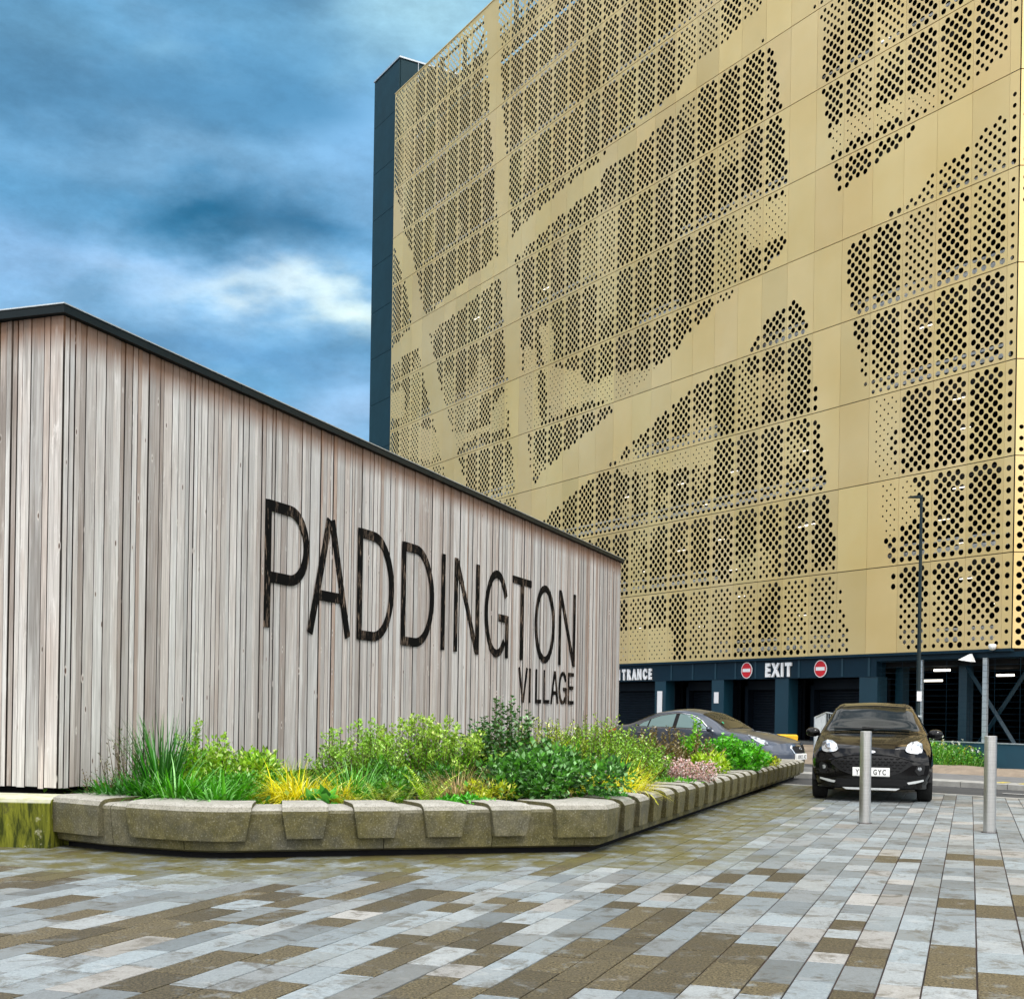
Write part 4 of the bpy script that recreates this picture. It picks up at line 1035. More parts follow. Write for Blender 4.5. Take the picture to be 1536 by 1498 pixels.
fern('fern', 'small olive fern behind the middle of the front wall', 'fern', 605, 12.15, .36, (.16, .26, .03), (.3, .4, .05), 12, 23, G3, .7)
grass('straw_grass', 'dry straw-coloured grass tuft in the middle of the bed', 'grass clump', 690, 12.5, .42, .26, (.46, .34, .16), (.30, .24, .08), 420, .007, 1.3, 24, 1.1)
shrub('ground_cover', 'low bright green ground cover tight against the front wall below the straw grass', 'plant', 712, 11.85, .36, .15, (.04, .26, .015), (.12, .46, .03), .055, 520, 5, 25, 4)
shrub('yellow_leaf_plant', 'yellow-leaved plant between the straw grass and the round dark shrub', 'plant', 738, 12.3, .24, .36, (.34, .44, .03), (.5, .5, .05), .045, 620, 5, 26, 4)
upright('dark_tall_shrub', 'tall dark green shrub reaching up to the V of VILLAGE', 'shrub', 757, 14.0, .98, .40, (.015, .07, .012), (.07, .20, .03), 60, .055, 27, None, .38, rx=1.0)
shrub('cream_flowering_shrub', 'bronze and cream speckled shrub in front of the tall dark one', 'shrub', 775, 13.2, .46, .55, (.10, .16, .03), (.34, .30, .12), .04, 1900, 8, 28, 8, ((.6, .5, .25), .05))
shrub('round_dark_shrub', 'large rounded glossy dark green shrub bulging towards the planter corner', 'shrub', 832, 12.75, .74, .72, (.010, .050, .010), (.11, .32, .04), .06, 3600, 20, 29, 14, ((.65, .62, .5), .015), wide=.8)
upright('yellow_green_spire', 'yellow-green upright plant against the boards under the word VILLAGE', 'plant', 818, 15.2, .88, .42, (.16, .26, .02), (.36, .44, .04), 70, .055, 30, None, .18)
upright('yellow_green_spire', 'taller lime spires at the far end of the boards beside the car park opening', 'plant', 905, 18.5, .82, .55, (.14, .28, .02), (.34, .46, .03), 90, .06, 31, None, .2, rx=1.2)
upright('wispy_plant', 'thin wiry dark stems poking above the lime plants below VILLAGE', 'plant', 862, 15.6, .86, .5, (.06, .10, .03), (.14, .16, .04), 22, .04, 32, None, .2, per=9)
upright('lime_shrub', 'broad lime green feathery shrub behind the round dark shrub', 'shrub', 893, 15.4, .72, .62, (.12, .28, .02), (.26, .44, .03), 130, .055, 33, None, .2, rx=1.1)
upright('lime_shrub', 'olive green feathery shrub left of the pink flowers', 'shrub', 938, 16.2, .66, .46, (.08, .22, .02), (.20, .36, .03), 90, .055, 34, None, .2)
grass('yellow_grass', 'golden yellow grass mound right of the round dark shrub', 'grass clump', 928, 13.8, .48, .22, YE, (.5, .54, .04), 600, .013, 1.7, 35, 1.1, G2, 1.5)
shrub('ground_cover', 'low green leafy cover on the wall edge right of the planter corner', 'plant', 905, 12.85, .30, .18, (.04, .22, .03), (.10, .38, .04), .05, 420, 4, 36, 4)
upright('bronze_shrub', 'bronze brown feathery plant behind the pink flowers', 'plant', 1000, 19.0, .68, .62, (.10, .07, .025), (.20, .16, .04), 90, .06, 37, None, .2, rx=1.1)
shrub('pink_flowering_plant', 'mass of small pale pink flowers over reddish leaves by the long wall', 'flowers', 1010, 16.7, .66, .46, (.10, .07, .03), (.18, .18, .05), .035, 1800, 12, 38, 6, ((.95, .60, .58), 1.0))
shrub('ground_cover', 'low green edging under the pink flowers', 'plant', 1018, 16.0, .46, .16, (.05, .22, .02), (.16, .42, .03), .05, 520, 5, 39, 4)
upright('lime_spire', 'single lime green shoot standing up in front of the car windows', 'plant', 1037, 20.5, .88, .16, (.10, .30, .015), (.22, .48, .03), 12, .08, 40, None, .3)
shrub('yellow_leaf_plant', 'lime yellow leafy plant right of the pink flowers', 'plant', 1066, 18.6, .34, .52, (.24, .42, .02), (.42, .56, .04), .07, 760, 6, 41, 4)
upright('green_spire', 'bright green spiky plant in front of the saloon car bonnet', 'plant', 1092, 20.3, .56, .44, (.06, .32, .015), (.16, .50, .03), 80, .075, 42, None, .3, rx=1.1)
upright('green_spire', 'second bright green spiky plant nearer the end of the long wall', 'plant', 1116, 21.6, .42, .38, (.08, .36, .015), (.2, .5, .03), 60, .07, 43, None, .3)
shrub('yellow_leaf_plant', 'small yellow plant at the far right end of the planting', 'plant', 1138, 22.3, .42, .32, (.38, .48, .03), (.56, .58, .05), .06, 700, 6, 44, 4)
shrub('ground_cover', 'scrappy low green plants filling the bed behind the lime shrubs', 'plant', 980, 18.0, .8, .3, (.05, .2, .02), (.14, .34, .03), .06, 900, 8, 45, 4)

# ================================================================== CARS
def hermite(keys, x):
    n = len(keys)
    if x <= keys[0][0]: return list(keys[0][1:])
    if x >= keys[-1][0]: return list(keys[-1][1:])
    i = 0
    while keys[i+1][0] < x: i += 1
    h = keys[i+1][0]-keys[i][0]; t = (x-keys[i][0])/h; out_ = []
    for c in range(1, len(keys[0])):
        def sl(k):
            if k <= 0 or k >= n-1: return (keys[min(k+1, n-1)][c]-keys[max(k-1, 0)][c])/(keys[min(k+1, n-1)][0]-keys[max(k-1, 0)][0])
            a = (keys[k][c]-keys[k-1][c])/(keys[k][0]-keys[k-1][0]); b = (keys[k+1][c]-keys[k][c])/(keys[k+1][0]-keys[k][0])
            return 0 if a*b <= 0 else 2*a*b/(a+b)
        m0, m1 = sl(i)*h, sl(i+1)*h; p0_, p1_ = keys[i][c], keys[i+1][c]
        out_.append((2*t**3-3*t*t+1)*p0_ + (t**3-2*t*t+t)*m0 + (-2*t**3+3*t*t)*p1_ + (t**3-t*t)*m1)
    return out_
class Car:
    def __init__(s, keys, front, rear, L_):
        s.k, s.fb, s.rb, s.L = keys, front, rear, L_
    def sec(s, x):
        zb, ws, zm, wm, zs, w_s, zt, wt, zr, wr, top = hermite(s.k, x)
        return [(0, zb), (ws*.92, zb), (ws, zb+.07), (wm, zm), (w_s, zs), (wt, zt), (wr, zr), (wr*.6, (zr+2*top)/3+.004), (0, top)]
    def sp(s, x, v):                            # v in 0..8 along the section, negative mirrors
        sg = -1 if v < 0 else 1; v = abs(v); P = s.sec(x); i = min(7, int(v)); t = v-i
        p0, p1, p2, p3 = P[max(i-1, 0)] if i > 0 else (-P[1][0], P[1][1]), P[i], P[i+1], P[i+2] if i < 7 else (-P[7][0], P[7][1])
        if i == 0: p0 = p1
        tn = .42; r_ = []
        for c in (0, 1):
            m0, m1 = (p2[c]-p0[c])*tn, (p3[c]-p1[c])*tn
            r_.append((2*t**3-3*t*t+1)*p1[c] + (t**3-2*t*t+t)*m0 + (-2*t**3+3*t*t)*p2[c] + (t**3-t*t)*m1)
        return sg*r_[0], r_[1]
    def bend(s, x, y, z):
        f_ = max(0., 1-x/.9)
        if f_: x = x + s.fb(abs(y), z)*f_
        g_ = max(0., 1-(s.L-x)/.8)
        if g_ and x > s.L-.8: x = x - s.rb(abs(y), z)*g_
        return x
    def pt(s, x, v, off=0.):
        def raw(x, v): y, z = s.sp(x, v); return Vector((s.bend(x, y, z), y, z))
        p = raw(x, v)
        if off:
            a = raw(x+.02, v)-raw(x-.02, v); b = raw(x, v+.03)-raw(x, v-.03); n_ = a.cross(b)
            if n_.length > 1e-9:
                n_.normalize()
                if n_.dot(p-Vector((p.x, 0, .65))) < 0: n_ = -n_
                p = p + n_*off
        return p
    def front(s, y, z, off=0.): return Vector((s.fb(abs(y), z) - off, y, z))
    def body(s, mb):
        xs_ = [s.L*i/72 for i in range(73)]; V = [-8+.25*i for i in range(65)][:-1]
        rows = [[tuple(s.pt(x, v)) for v in V] for x in xs_]; mb.grid(rows, closed=True)
        for x, fn in ((0, s.fb), (s.L, None)):
            P = [s.sp(x, v*.25) for v in range(4, 33)]; rw = []
            for y, z in P: rw.append([(s.bend(x, y*t, z), y*t, z) for t in [i/8-1 for i in range(17)]])
            mb.grid(rw)
    def patch(s, mb, poly_, ev, rings=4, off=.006, col=None):
        cx = sum(p[0] for p in poly_)/len(poly_); cy = sum(p[1] for p in poly_)/len(poly_)
        P = []
        for i, p in enumerate(poly_):
            q = poly_[(i+1) % len(poly_)]
            for t in (0, .25, .5, .75): P.append((p[0]*(1-t)+q[0]*t, p[1]*(1-t)+q[1]*t))
        n = len(P); vs = [tuple(ev(cx, cy, off))]; fs_ = []
        for r_ in range(1, rings+1):
            k = r_/rings
            for a, b in P: vs.append(tuple(ev(cx+(a-cx)*k, cy+(b-cy)*k, off)))
        for i in range(n): fs_.append((0, 1+i, 1+(i+1) % n))
        for r_ in range(rings-1):
            for i in range(n): a = 1+r_*n; fs_.append((a+i, a+n+i, a+n+(i+1) % n, a+(i+1) % n))
        o = 1+(rings-1)*n; m0 = len(vs)
        for a, b in P: vs.append(tuple(ev(a, b, -.006)))
        for i in range(n): fs_.append((o+i, m0+i, m0+(i+1) % n, o+(i+1) % n))
        mb.add(vs, fs_, col)
    def ring(s, mb, poly_, ev, w_, off=.008):
        P = []
        for i, p in enumerate(poly_):
            q = poly_[(i+1) % len(poly_)]
            for t in (0, .25, .5, .75): P.append((p[0]*(1-t)+q[0]*t, p[1]*(1-t)+q[1]*t))
        cx = sum(p[0] for p in P)/len(P); cy = sum(p[1] for p in P)/len(P); n = len(P)
        ex = [(a+(a-cx)*w_[0], b+(b-cy)*w_[1]) for a, b in P]
        vs = [tuple(ev(a, b, off)) for a, b in P]+[tuple(ev(a, b, off)) for a, b in ex]+[tuple(ev(a, b, -.004)) for a, b in ex]
        mb.add(vs, [(i, (i+1) % n, n+(i+1) % n, n+i) for i in range(n)]+[(n+i, n+(i+1) % n, 2*n+(i+1) % n, 2*n+i) for i in range(n)])
def smooth_obj(o, ang=40):
    for p in o.data.polygons: p.use_smooth = True
    m_ = o.modifiers.new('es', 'EDGE_SPLIT'); m_.split_angle = R(ang); return o
def sm(name, mb, mat, parent, ang=40): return smooth_obj(build(name, mb, mat, parent), ang)
def wheel(root, x, y, r, w_, rimmat):
    sg = 1 if y > 0 else -1
    a = MB(); n = 32
    prof = [(r*.60, -w_/2), (r*.93, -w_/2), (r, -w_/2+.03), (r, w_/2-.03), (r*.93, w_/2), (r*.60, w_/2)]
    rows = [[(x+q*math.cos(2*PI*k/n), y+z*sg, r+q*math.sin(2*PI*k/n)) for k in range(n)] for q, z in prof]; a.grid(rows, closed=True)
    o = sm('wheel', a, MT['tyre'], root)
    b = MB()
    for k in range(5):
        t = 2*PI*k/5+.3
        for d in (-.16, .16): b.tube([(x+.03*math.cos(t), y+sg*(w_/2-.03), r+.03*math.sin(t)), (x+r*.6*math.cos(t+d), y+sg*(w_/2-.015), r+r*.6*math.sin(t+d))], .018, 5)
    rows = [[(x+q*math.cos(2*PI*k/n), y+sg*z, r+q*math.sin(2*PI*k/n)) for k in range(n)] for q, z in ((r*.55, w_/2-.08), (r*.58, w_/2-.01), (r*.62, w_/2-.005), (r*.62, w_/2-.03))]; b.grid(rows, closed=True)
    build('rim', b, rimmat, o)
    c = MB(); c.lathe([(.001, 0), (r*.56, 0), (r*.56, .01), (.001, .01)], 24); c.v = [(x+vx, y+sg*(w_/2-.10+vz), r+vy) for vx, vy, vz in c.v]; build('brake_disc', c, MT['black'], o)
def arch(root, x, y, r, w_):
    a = MB(); n = 20; sg = 1 if y > 0 else -1
    rows = [[(x+q*math.cos(PI*k/n-.0), y+sg*z, r*.92+q*math.sin(PI*k/n)) for k in range(n+1)] for q, z in ((r*1.06, -.16), (r*1.06, .012), (r*1.19, .016), (r*1.21, -.05))]
    a.grid(rows); return sm('arch_trim', a, MT['black'], root)
def plate(root, ev, w_, h_, z, chars, tilt=0):
    m_ = MB()
    x0 = min(ev(-w_/2, z, 0).x, ev(0, z, 0).x)-.03
    m_.box(x0-.008, x0+.0, -w_/2, w_/2, z-h_/2, z+h_/2); m_.box(x0+.0005, x0+.05, -w_/2-.01, w_/2+.01, z-h_/2-.01, z+h_/2+.01)
    p = build('number_plate', m_, MT['number'], root)
    for ch, y in chars:
        vs, fs_ = glyph_mesh(ch, .079/.72, .001, .002, .72); c = MB(); c.add([(x0-.0095-vz, (y-vx), z-.0395+vy) for vx, vy, vz in vs], fs_); build('character', c, MT['ink'], p)
    return p

# ---- black crossover facing the camera ------------------------------------------------
KP = [(0, .22, .74, .46, .83, .66, .83, .76, .78, .80, .62, .815),
      (.12, .20, .80, .47, .87, .70, .86, .83, .76, .865, .64, .885),
      (.45, .19, .84, .50, .90, .76, .885, .90, .78, .945, .66, .965),
      (.9, .18, .85, .52, .905, .80, .89, .96, .82, 1.00, .69, 1.02),
      (1.22, .18, .85, .52, .90, .82, .885, .99, .84, 1.03, .72, 1.055),
      (1.55, .18, .85, .52, .895, .84, .88, 1.00, .845, 1.22, .66, 1.28),
      (1.92, .18, .85, .52, .895, .85, .88, 1.01, .85, 1.415, .60, 1.475),
      (2.5, .18, .85, .52, .895, .87, .88, 1.03, .85, 1.47, .59, 1.535),
      (3.2, .18, .85, .53, .90, .90, .885, 1.06, .85, 1.44, .57, 1.50),
      (3.75, .20, .85, .55, .905, .92, .88, 1.08, .82, 1.34, .54, 1.40),
      (4.02, .24, .82, .58, .88, .92, .86, 1.06, .79, 1.14, .58, 1.18),
      (4.19, .30, .76, .60, .83, .90, .80, .98, .70, 1.02, .56, 1.04)]
def fbP(y, z): return .30*(y/.88)**2.8 + .24*max(0, z-.62)**1.2*2 + .25*max(0, .36-z)
carP = Car(KP, fbP, lambda y, z: .12*(y/.9)**2.5, 4.19)
headP = math.atan2(-dT.y, -dT.x)                     # nose points back down the paving rows
pn = at(1308, 19.1); pos = pn + Vector((0, 0, gz(pn.x, pn.y)))
bp = thing('parked_car', 'glossy black crossover parked facing the camera on the pavers behind a steel bollard', 'car', pos, A_T + R(3.0))
# car space: x rearwards, y to the camera's left once rotated (x axis away from the viewer)
b = MB(); carP.body(b); body = sm('body', b, MT['black_car'], bp, 50)
fr = lambda y, z, off: carP.front(y, z, off)
def mir(P): return [(-a, b) for a, b in P][::-1]
def fpatch(name, P, mat, off=.006, parent=bp, car=carP): 
    m_ = MB(); car.patch(m_, P, lambda a, b, o: car.front(a, b, o), 4, off); return sm(name, m_, mat, parent)
grP = [(-.55, .66), (-.30, .705), (0, .712), (.30, .705), (.55, .66), (.60, .58), (.44, .47), (.30, .42), (-.30, .42), (-.44, .47), (-.60, .58)]
grl = fpatch('grille', grP, MT['black'], .006)
for row in range(6):
    m_ = MB()
    for k in range(-6, 7):
        y = k*.085 + (.042 if row % 2 else 0); z = .445 + row*.045
        if abs(y) < .52 and inpoly(y, z, [(a*.92, (b_-.56)*.9+.56) for a, b_ in grP]):
            m_.tube([tuple(carP.front(y-.026, z, .012)), tuple(carP.front(y, z-.010, .016)), tuple(carP.front(y+.026, z, .012))], .0055, 5)
    if m_.v: struct(sm('mesh_row', m_, MT['black_car'], grl), 'stuff')
m_ = MB()
for i in range(24):
    pass
m_.tube([tuple(carP.front(y, .728 - .10*(abs(y)/.62)**2.4, .008)) for y in [i/12*.62-.62 for i in range(25)]], .011, 6)
sm('grille_trim', m_, MT['black_car'], grl)
fpatch('lower_intake', [(-.50, .36), (.50, .36), (.56, .29), (.45, .25), (-.45, .25), (-.56, .29)], MT['black'])
fpatch('skid_trim', [(-.42, .222), (.42, .222), (.36, .19), (-.36, .19)], MT['rail'], .01)
for sg in (1, -1):
    P = [(.49, .80), (.52, .88), (.58, .925), (.66, .935), (.73, .90), (.745, .83), (.73, .765), (.66, .745), (.57, .755), (.51, .775)]
    P = P if sg > 0 else mir(P)
    h = MB(); carP.patch(h, P, lambda a, b, o: carP.front(a, b, o), 5, .028); hl = sm('headlight', h, MT['lamp'], bp, 60)
    cxl = sg*.635; e_ = MB()
    rows = []
    for q, o_ in ((.02, .034), (.045, .036), (.055, .031)):
        rows.append([tuple(carP.front(cxl+q*math.cos(2*PI*k/20), .845+q*math.sin(2*PI*k/20), o_)) for k in range(20)])
    e_.grid(rows, closed=True); sm('projector', e_, MT['chrome'], hl)
    P = [(.52, .315), (.62, .335), (.76, .36), (.76, .335), (.64, .30), (.54, .285)]; P = P if sg > 0 else mir(P)
    fpatch('bumper_blade', P, MT['rail'], .010)
    P = [(.66, .56), (.74, .60), (.78, .56), (.76, .44), (.68, .42), (.63, .49)]; P = P if sg > 0 else mir(P)
    fo_ = fpatch('fog_recess', P, MT['black'], .005)
    fpatch('fog_light', [(sg*.70+.03*math.cos(t*PI/4), .52+.032*math.sin(t*PI/4)) for t in range(8)], MT['lamp'], .014, fo_)
    # mirror
    m_ = MB(); m_.smooth = True
    cx_, cy_, cz_ = 1.50, sg*.955, 1.03; rows = []
    for i in range(9):
        t = PI*i/8; rows.append([(cx_+.07*math.sin(t)*math.cos(u), cy_+.115*math.cos(t), cz_+.078*math.sin(t)*math.sin(u)) for u in [2*PI*k/12 for k in range(12)]])
    m_.grid(rows, closed=True); m_.tube([(1.55, sg*.84, .99), (1.52, sg*.90, 1.0)], .03, 6); build('door_mirror', m_, MT['black_car'], bp)
    for x in (.80, 3.36):
        wheel(bp, x, sg*.785, .335, .22, MT['chrome']); arch(bp, x, sg*.875, .335, .2)
    for a, b_ in ((1.62, 2.55), (2.62, 3.30)):
        m_ = MB(); P = [(a, 5.12), (b_, 5.12), (b_-.02, 5.86), (a+(.42 if a < 2 else .03), 5.86)]
        carP.patch(m_, P, lambda q, v, o, sg=sg: carP.pt(q, v*sg, o), 4, .005); sm('side_window', m_, MT['glass'], bp)
m_ = MB(); P = [(1.27, -8.+2.35), (1.25, -8+1.2), (1.245, 0), ] 
def wind(car, x0, x1, yw0, yw1, name, mat, par, off=.006):
    rows = []
    for i in range(13):
        x = x0+(x1-x0)*i/12; k = i/12; r_ = []
        vv = 6.12*(1-k)+6.10*k
        for j in range(17):
            t = j/8-1; v = 8-abs(t)*(8-vv); r_.append(tuple(car.pt(x, v if t >= 0 else -v, off)))
        # the two half arcs meet on the roof centre line
        rows.append(r_)
    g_ = MB(); g_.grid(rows); return sm(name, g_, mat, par, 80)
ws = wind(carP, 1.27, 1.86, 0, 0, 'windscreen', MT['glass'], bp)
m_ = MB(); m_.tube([tuple(carP.pt(1.30, -6.6, .02)), tuple(carP.pt(1.30, -7.5, .022)), tuple(carP.pt(1.33, 7.6, .022))], .008, 5); m_.tube([tuple(carP.pt(1.29, -8+.02, .02)), tuple(carP.pt(1.31, 7.2, .022)), tuple(carP.pt(1.33, 6.4, .022))], .008, 5)
build('wiper', m_, MT['black'], ws)
m_ = MB(); m_.box(1.78, 1.82, -.10, .10, 1.33, 1.39); build('rear_view_mirror', m_, MT['black'], ws)
pl_ = plate(bp, lambda y, z, o: carP.front(y, z, o), .52, .111, .465, [(c_, y_) for c_, y_ in zip('YGYC', (.20, -.06, -.125, -.19))])

m_ = MB(); rows = []
for q, o_ in ((.001, .016), (.8, .016), (1.0, .008)):
    rows.append([tuple(carP.front(.058*q*math.cos(2*PI*k/20), .765+.024*q*math.sin(2*PI*k/20), o_)) for k in range(20)])
m_.grid(rows, closed=True); sm('emblem', m_, MT['chrome'], bp, 60)
# bonnet shut lines and creases
for sg in (1, -1):
    m_ = MB(); m_.tube([tuple(carP.pt(x, sg*v, -.001)) for x, v in ((.16, 6.0), (.4, 5.6), (.8, 5.35), (1.2, 5.3))], .006, 5); build('bonnet_gap', m_, MT['black'], bp)
m_ = MB(); m_.tube([tuple(carP.pt(1.90, v, .004)) for v in (-6.2, -6.8, -7.4)] + [tuple(carP.pt(1.90, 8, .004))] + [tuple(carP.pt(1.90, v, .004)) for v in (7.4, 6.8, 6.2)], .007, 5); build('roof_seal', m_, MT['black'], bp)

# ---- dark lilac-grey saloon behind the planter ---------------------------------------
KL = [(0, .20, .66, .42, .78, .58, .76, .66, .70, .70, .56, .715),
      (.15, .19, .76, .43, .84, .62, .82, .715, .72, .755, .60, .775),
      (.5, .18, .82, .45, .88, .68, .865, .79, .76, .83, .64, .85),
      (1.0, .17, .83, .46, .895, .72, .88, .87, .80, .91, .68, .93),
      (1.35, .17, .83, .46, .895, .75, .88, .91, .82, .955, .70, .985),
      (1.75, .17, .83, .46, .895, .77, .88, .93, .83, 1.15, .64, 1.21),
      (2.15, .17, .83, .46, .895, .78, .88, .945, .835, 1.30, .585, 1.375),
      (2.65, .17, .83, .46, .895, .79, .88, .955, .835, 1.35, .57, 1.43),
      (3.2, .17, .83, .47, .895, .80, .88, .965, .83, 1.29, .56, 1.375),
      (3.7, .18, .83, .48, .895, .81, .88, .975, .81, 1.13, .59, 1.19),
      (4.05, .19, .82, .48, .89, .82, .87, .975, .78, 1.03, .62, 1.06),
      (4.35, .21, .80, .50, .87, .82, .85, .96, .75, 1.005, .62, 1.03),
      (4.58, .26, .72, .52, .80, .80, .78, .90, .68, .94, .56, .96)]
carL = Car(KL, lambda y, z: .42*(y/.85)**2.4 + .22*max(0, z-.50)**1.1*1.6, lambda y, z: .22*(y/.85)**2.4, 4.58)
nose = at(1202, 27.6); hd = R(62) - math.atan2(nose.x-3, nose.y)                  # heading measured from -Y towards +X
fw = Vector((math.sin(hd), -math.cos(hd), 0))
bl = thing('parked_car', 'dark lilac-grey saloon parked side-on behind the flowers, nose towards the black car', 'car', (nose.x, nose.y, gz(nose.x, nose.y)-.02), math.atan2(-fw.y, -fw.x))
b = MB(); carL.body(b); sm('body', b, MT['grey_car'], bl, 50)
def lp(name, P, mat, off=.006, par=None): m_ = MB(); carL.patch(m_, P, lambda a, b, o: carL.front(a, b, o), 4, off); return sm(name, m_, mat, par or bl)
gl_ = lp('grille', [(-.30, .655), (.30, .655), (.34, .60), (.27, .50), (-.27, .50), (-.34, .60)], MT['black'])
m_ = MB(); carL.ring(m_, [(-.30, .655), (.30, .655), (.34, .60), (.27, .50), (-.27, .50), (-.34, .60)], lambda a, b, o: carL.front(a, b, o), (.09, .16), .012); sm('grille_trim', m_, MT['chrome'], gl_)
m_ = MB(); m_.tube([tuple(carL.front(.045*math.cos(t)*1.3, .60+.035*math.sin(t), .02)) for t in [2*PI*k/16 for k in range(17)]], .006, 5, cap=False)
m_.tube([tuple(carL.front(.02, .625, .02)), tuple(carL.front(-.015, .585, .02)), tuple(carL.front(.04, .585, .02))], .006, 5); build('emblem', m_, MT['chrome'], gl_)
lp('lower_intake', [(-.40, .34), (.40, .34), (.46, .26), (-.46, .26)], MT['black'])
for sg in (1, -1):
    h = MB(); P = [(.10, 4.55), (.22, 5.15), (.55, 5.35), (.90, 5.28), (.80, 4.92), (.45, 4.50), (.18, 4.30)]
    carL.patch(h, P, lambda q, v, o, sg=sg: carL.pt(q, v*sg, o), 5, .012); sm('headlight', h, MT['lamp'], bl, 60)
    h = MB(); P = [(4.30, 4.5), (4.30, 4.95), (4.56, 4.9), (4.57, 4.4)]
    carL.patch(h, P, lambda q, v, o, sg=sg: carL.pt(q, v*sg, o), 4, .010); sm('tail_light', h, MT['tail'], bl)
    whole = [(1.72, 5.12), (2.05, 5.62), (2.35, 5.84), (2.75, 5.88), (3.15, 5.82), (3.50, 5.60), (3.66, 5.36), (3.62, 5.20), (3.45, 5.12)]
    m_ = MB(); carL.ring(m_, whole, lambda q, v, o, sg=sg: carL.pt(q, v*sg, o), (.035, .09), .006); sm('window_trim', m_, MT['chrome'], bl)
    m_ = MB(); carL.patch(m_, whole, lambda q, v, o, sg=sg: carL.pt(q, v*sg, o), 4, .003); sm('window_surround', m_, MT['black'], bl)
    for P in ([(1.78, 5.16), (2.08, 5.60), (2.34, 5.80), (2.62, 5.84), (2.62, 5.16)], [(2.72, 5.16), (2.72, 5.84), (3.10, 5.79), (3.33, 5.66), (3.33, 5.16)], [(3.37, 5.17), (3.37, 5.62), (3.50, 5.54), (3.60, 5.34), (3.56, 5.20)]):
        m_ = MB(); carL.patch(m_, P, lambda q, v, o, sg=sg: carL.pt(q, v*sg, o), 4, .009); sm('side_window', m_, MT['glass_side'], bl)
    m_ = MB(); m_.smooth = True; rows = []
    for i in range(9):
        t = PI*i/8; rows.append([(1.72+.06*math.sin(t)*math.cos(u), sg*(.99+.10*math.cos(t)), .99+.07*math.sin(t)*math.sin(u)) for u in [2*PI*k/12 for k in range(12)]])
    m_.grid(rows, closed=True); m_.tube([(1.76, sg*.83, .95), (1.74, sg*.93, .96)], .025, 6); build('door_mirror', m_, MT['grey_car'], bl)
    for x in (.86, 3.56):
        wheel(bl, x, sg*.785, .325, .21, MT['chrome']); arch(bl, x, sg*.872, .325, .2)
    for x in (2.66, 1.70):
        m_ = MB(); m_.tube([tuple(carL.pt(x, sg*v, .002)) for v in (2.2, 3, 3.6, 4.2, 4.7, 5.02)], .005, 4); build('door_gap', m_, MT['black'], bl)
    for x in (2.45, 3.35):
        m_ = MB(); m_.tube([tuple(carL.pt(x, sg*4.35, .03)), tuple(carL.pt(x+.20, sg*4.35, .03))], .013, 6); build('door_handle', m_, MT['chrome'], bl)
ws = wind(carL, 1.42, 2.08, 0, 0, 'windscreen', MT['glass'], bl)
m_ = MB(); m_.lathe([(.001, 0), (.045, 0), (.001, .003)], 12); c_ = carL.pt(1.62, 6.6, .01); m_.v = [(c_.x+vx*.5, c_.y+vy, c_.z+vx*.5+vz+.01) for vx, vy, vz in m_.v]
disc = simple('green_disc', (.01, .35, .18), .4); build('permit_disc', m_, disc, ws)
wind(carL, 3.9, 3.32, 0, 0, 'rear_window', MT['glass'], bl)
plate(bl, lambda y, z, o: carL.front(y, z, o), .52, .111, .42, [(c_, y_) for c_, y_ in zip('KM55AZ', (.20, .13, .05, -.02, -.12, -.19))])

# ================================================================== STREET FURNITURE
for px, py, h, lb in ((1297, 1234, 1.12, 'brushed steel bollard standing in front of the black car number plate'), (1484, 1248, 1.10, 'brushed steel bollard standing alone near the right edge on the pavers')):
    m_ = MB(); m_.lathe([(.001, 0), (.068, 0), (.068, h-.055), (.0665, h-.053), (.0665, h-.050), (.068, h-.048), (.068, h-.006), (.062, h), (.001, h)], 40)
    t = thing('bollard', lb, 'bollard', gpt(px, py), 0, 'steel bollards on the paving')
    o = sm('post', m_, MT['steel'], t, 30)
    r_ = MB(); r_.lathe([(.001, 0), (.09, 0), (.09, .004), (.001, .006)], 32); build('base_joint', r_, MT['joint'], t)
pos = at(1377, 30.3); pos.z = gz(pos.x, pos.y)+.0; HL = 6.55-pos.z
lp_ = thing('lamp_post', 'slim black street lamp rising behind the black car with a flat head pointing left', 'street lamp', pos, 0)
m_ = MB(); m_.lathe([(.001, 0), (.085, 0), (.085, 1.25), (.05, 1.32), (.045, 3.2), (.034, HL), (.001, HL+.02)], 20); sm('post', m_, MT['post'], lp_, 30)
m_ = MB(); m_.add([(-.30, -.07, HL-.01), (.02, -.04, HL-.02), (.02, .04, HL-.02), (-.30, .07, HL-.01), (-.30, -.07, HL+.015), (.02, -.045, HL+.06), (.02, .045, HL+.06), (-.30, .07, HL+.015)],
                  [(0, 3, 2, 1), (4, 5, 6, 7), (0, 1, 5, 4), (1, 2, 6, 5), (2, 3, 7, 6), (3, 0, 4, 7)]); build('lamp_head', m_, MT['post'], lp_)
m_ = MB(); m_.box(-.055, .055, -.075, -.06, 1.72, 1.95); build('notice', m_, MT['white_s'], lp_)
m_ = MB(); m_.box(-.10, .055, -.12, -.07, 1.34, 1.38); build('bracket', m_, MT['galv'], lp_)

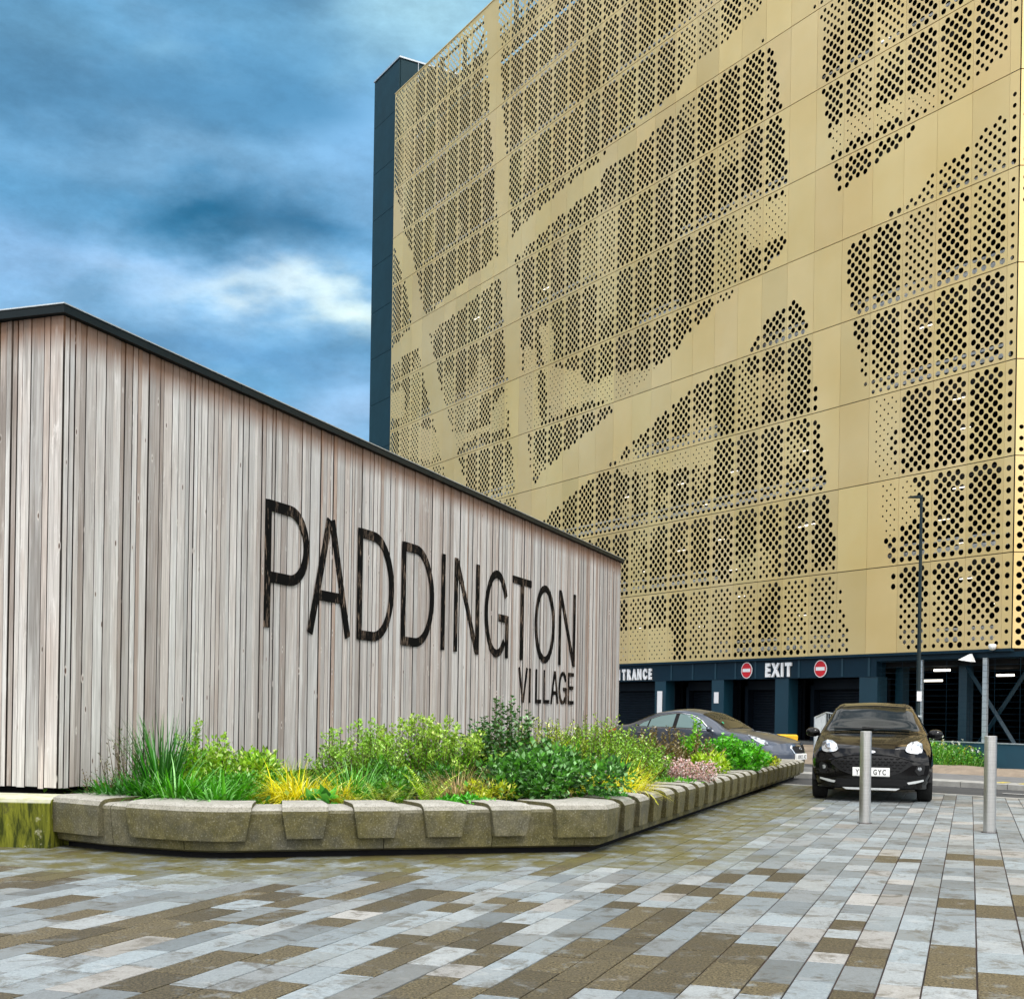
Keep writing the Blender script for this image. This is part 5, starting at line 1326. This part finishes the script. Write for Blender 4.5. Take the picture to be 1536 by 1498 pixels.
# pedestrian guard rail near the gates
gr0 = at(1222.5, 36.0); gr1 = at(1239, 41.0); gr2 = at(1290, 39.5)
gb = thing('guard_rail', 'galvanised pedestrian barrier with vertical bars just left of the black car', 'barrier', (gr0.x, gr0.y, gz(gr0.x, gr0.y)))
for k, (a, b_) in enumerate(((gr0, gr1), (gr1, gr2))):
    za, zb_ = gz(a.x, a.y), gz(b_.x, b_.y); z_ = gz(gr0.x, gr0.y); m_ = MB()
    A = Vector((a.x-gr0.x, a.y-gr0.y, za-z_)); B = Vector((b_.x-gr0.x, b_.y-gr0.y, zb_-z_)); n = int((B-A).length/.11)
    up_ = Vector((0, 0, 1))
    m_.tube([A+up_*1.34, B+up_*1.34], .026, 8); m_.tube([A+up_*.14, B+up_*.14], .018, 6)
    for i in range(n+1):
        q = A.lerp(B, i/n); m_.tube([q+up_*.14, q+up_*1.34], .010, 5)
    for q in (A, A.lerp(B, .5), B): m_.tube([q, q+up_*1.34], .026, 8)
    build('rail_panel', m_, MT['galv'], gb)
yb = at(1187, 41.5); z_ = gz(yb.x, yb.y)
m_ = MB(); m_.bev(-.50, .22, -.16, .16, .10, .52, .04); m_.box(-.42, .14, -.13, .13, -.02, .099)
tag(build('traffic_block', m_, MT['yellow'], None, (yb.x, yb.y, z_), R(-12), bevel=.01), 'yellow concrete block in front of the closed gates behind the saloon bonnet', 'barrier block')
m_ = MB(); p_ = at(1240, 41.5)
m_.bev(-4.2, 1.6, -.3, .3, -.1, .13, .02)
struct(build('kerb', m_, MT['kerb'], None, (p_.x, p_.y, gz(p_.x, p_.y)), A_F+PI))

# weeds on the verge in front of the low wall
rs = random.Random(77); wb = MB(); fw_ = MB(); fy = MB()
for i in range(9000):
    s_ = rs.uniform(1.0, 4.6); q_ = rs.random()**1.1*3.6 + .08; p = P_F + dF*s_ + nF*q_; p.z = gz(p.x, p.y) + .15
    if s_ < 1.5 and rs.random() < .5: continue
    lim = (.50 + .35*vnoise(p.x*1.3, p.y*1.3, 4))*(1 if q_ < 2.2 else .6)*(1.15 - .12*(s_ < 2.6))
    if q_ > 1.5 + 2.3*vnoise(s_*1.4, 1, 5): continue
    h = lim*rs.uniform(.4, 1.1)*(1.0 if q_ < 3 else .6)
    if rs.random() < .55: blade(wb, p, rs.uniform(0, 6.28), rs.random()*.5, h, .02, .6, mixcol((.05, .22, .02), (.22, .40, .04), rs.random(), .25, rs), 3)
    else:
        for k in range(5): leafq(wb, p+Vector((rs.uniform(-.1, .1), rs.uniform(-.1, .1), h*k/5)), rv(rs)+Vector((0, 0, .5)), Vector((0, 0, 1)), .09, .06, mixcol((.03, .20, .03), (.18, .42, .04), rs.random(), .25, rs))
    if rs.random() < .012:
        for k in range(6): leafq(fw_, p+Vector((0, 0, h+.08)), rv(rs), Vector((0, 0, 1)), .055, .05, (.85, .85, .8))
        wb.tube([p, p+Vector((0, 0, h+.08))], .004, 3, (.1, .25, .03))
    elif rs.random() < .03:
        for k in range(4): leafq(fy, p+Vector((0, 0, h*.9)), rv(rs), Vector((0, 0, 1)), .05, .04, (.6, .5, .03))
struct(build('weeds', wb, MT['leaf'], fixn=False), 'stuff', label='rough green weeds on the earth verge below the low blue wall', category='weeds')
struct(build('daisies', fw_, MT['leaf'], fixn=False), 'stuff', label='scattered white daisies among the weeds by the low wall', category='daisies')
struct(build('buttercups', fy, MT['leaf'], fixn=False), 'stuff', label='tiny yellow flowers scattered among the verge weeds', category='flowers')
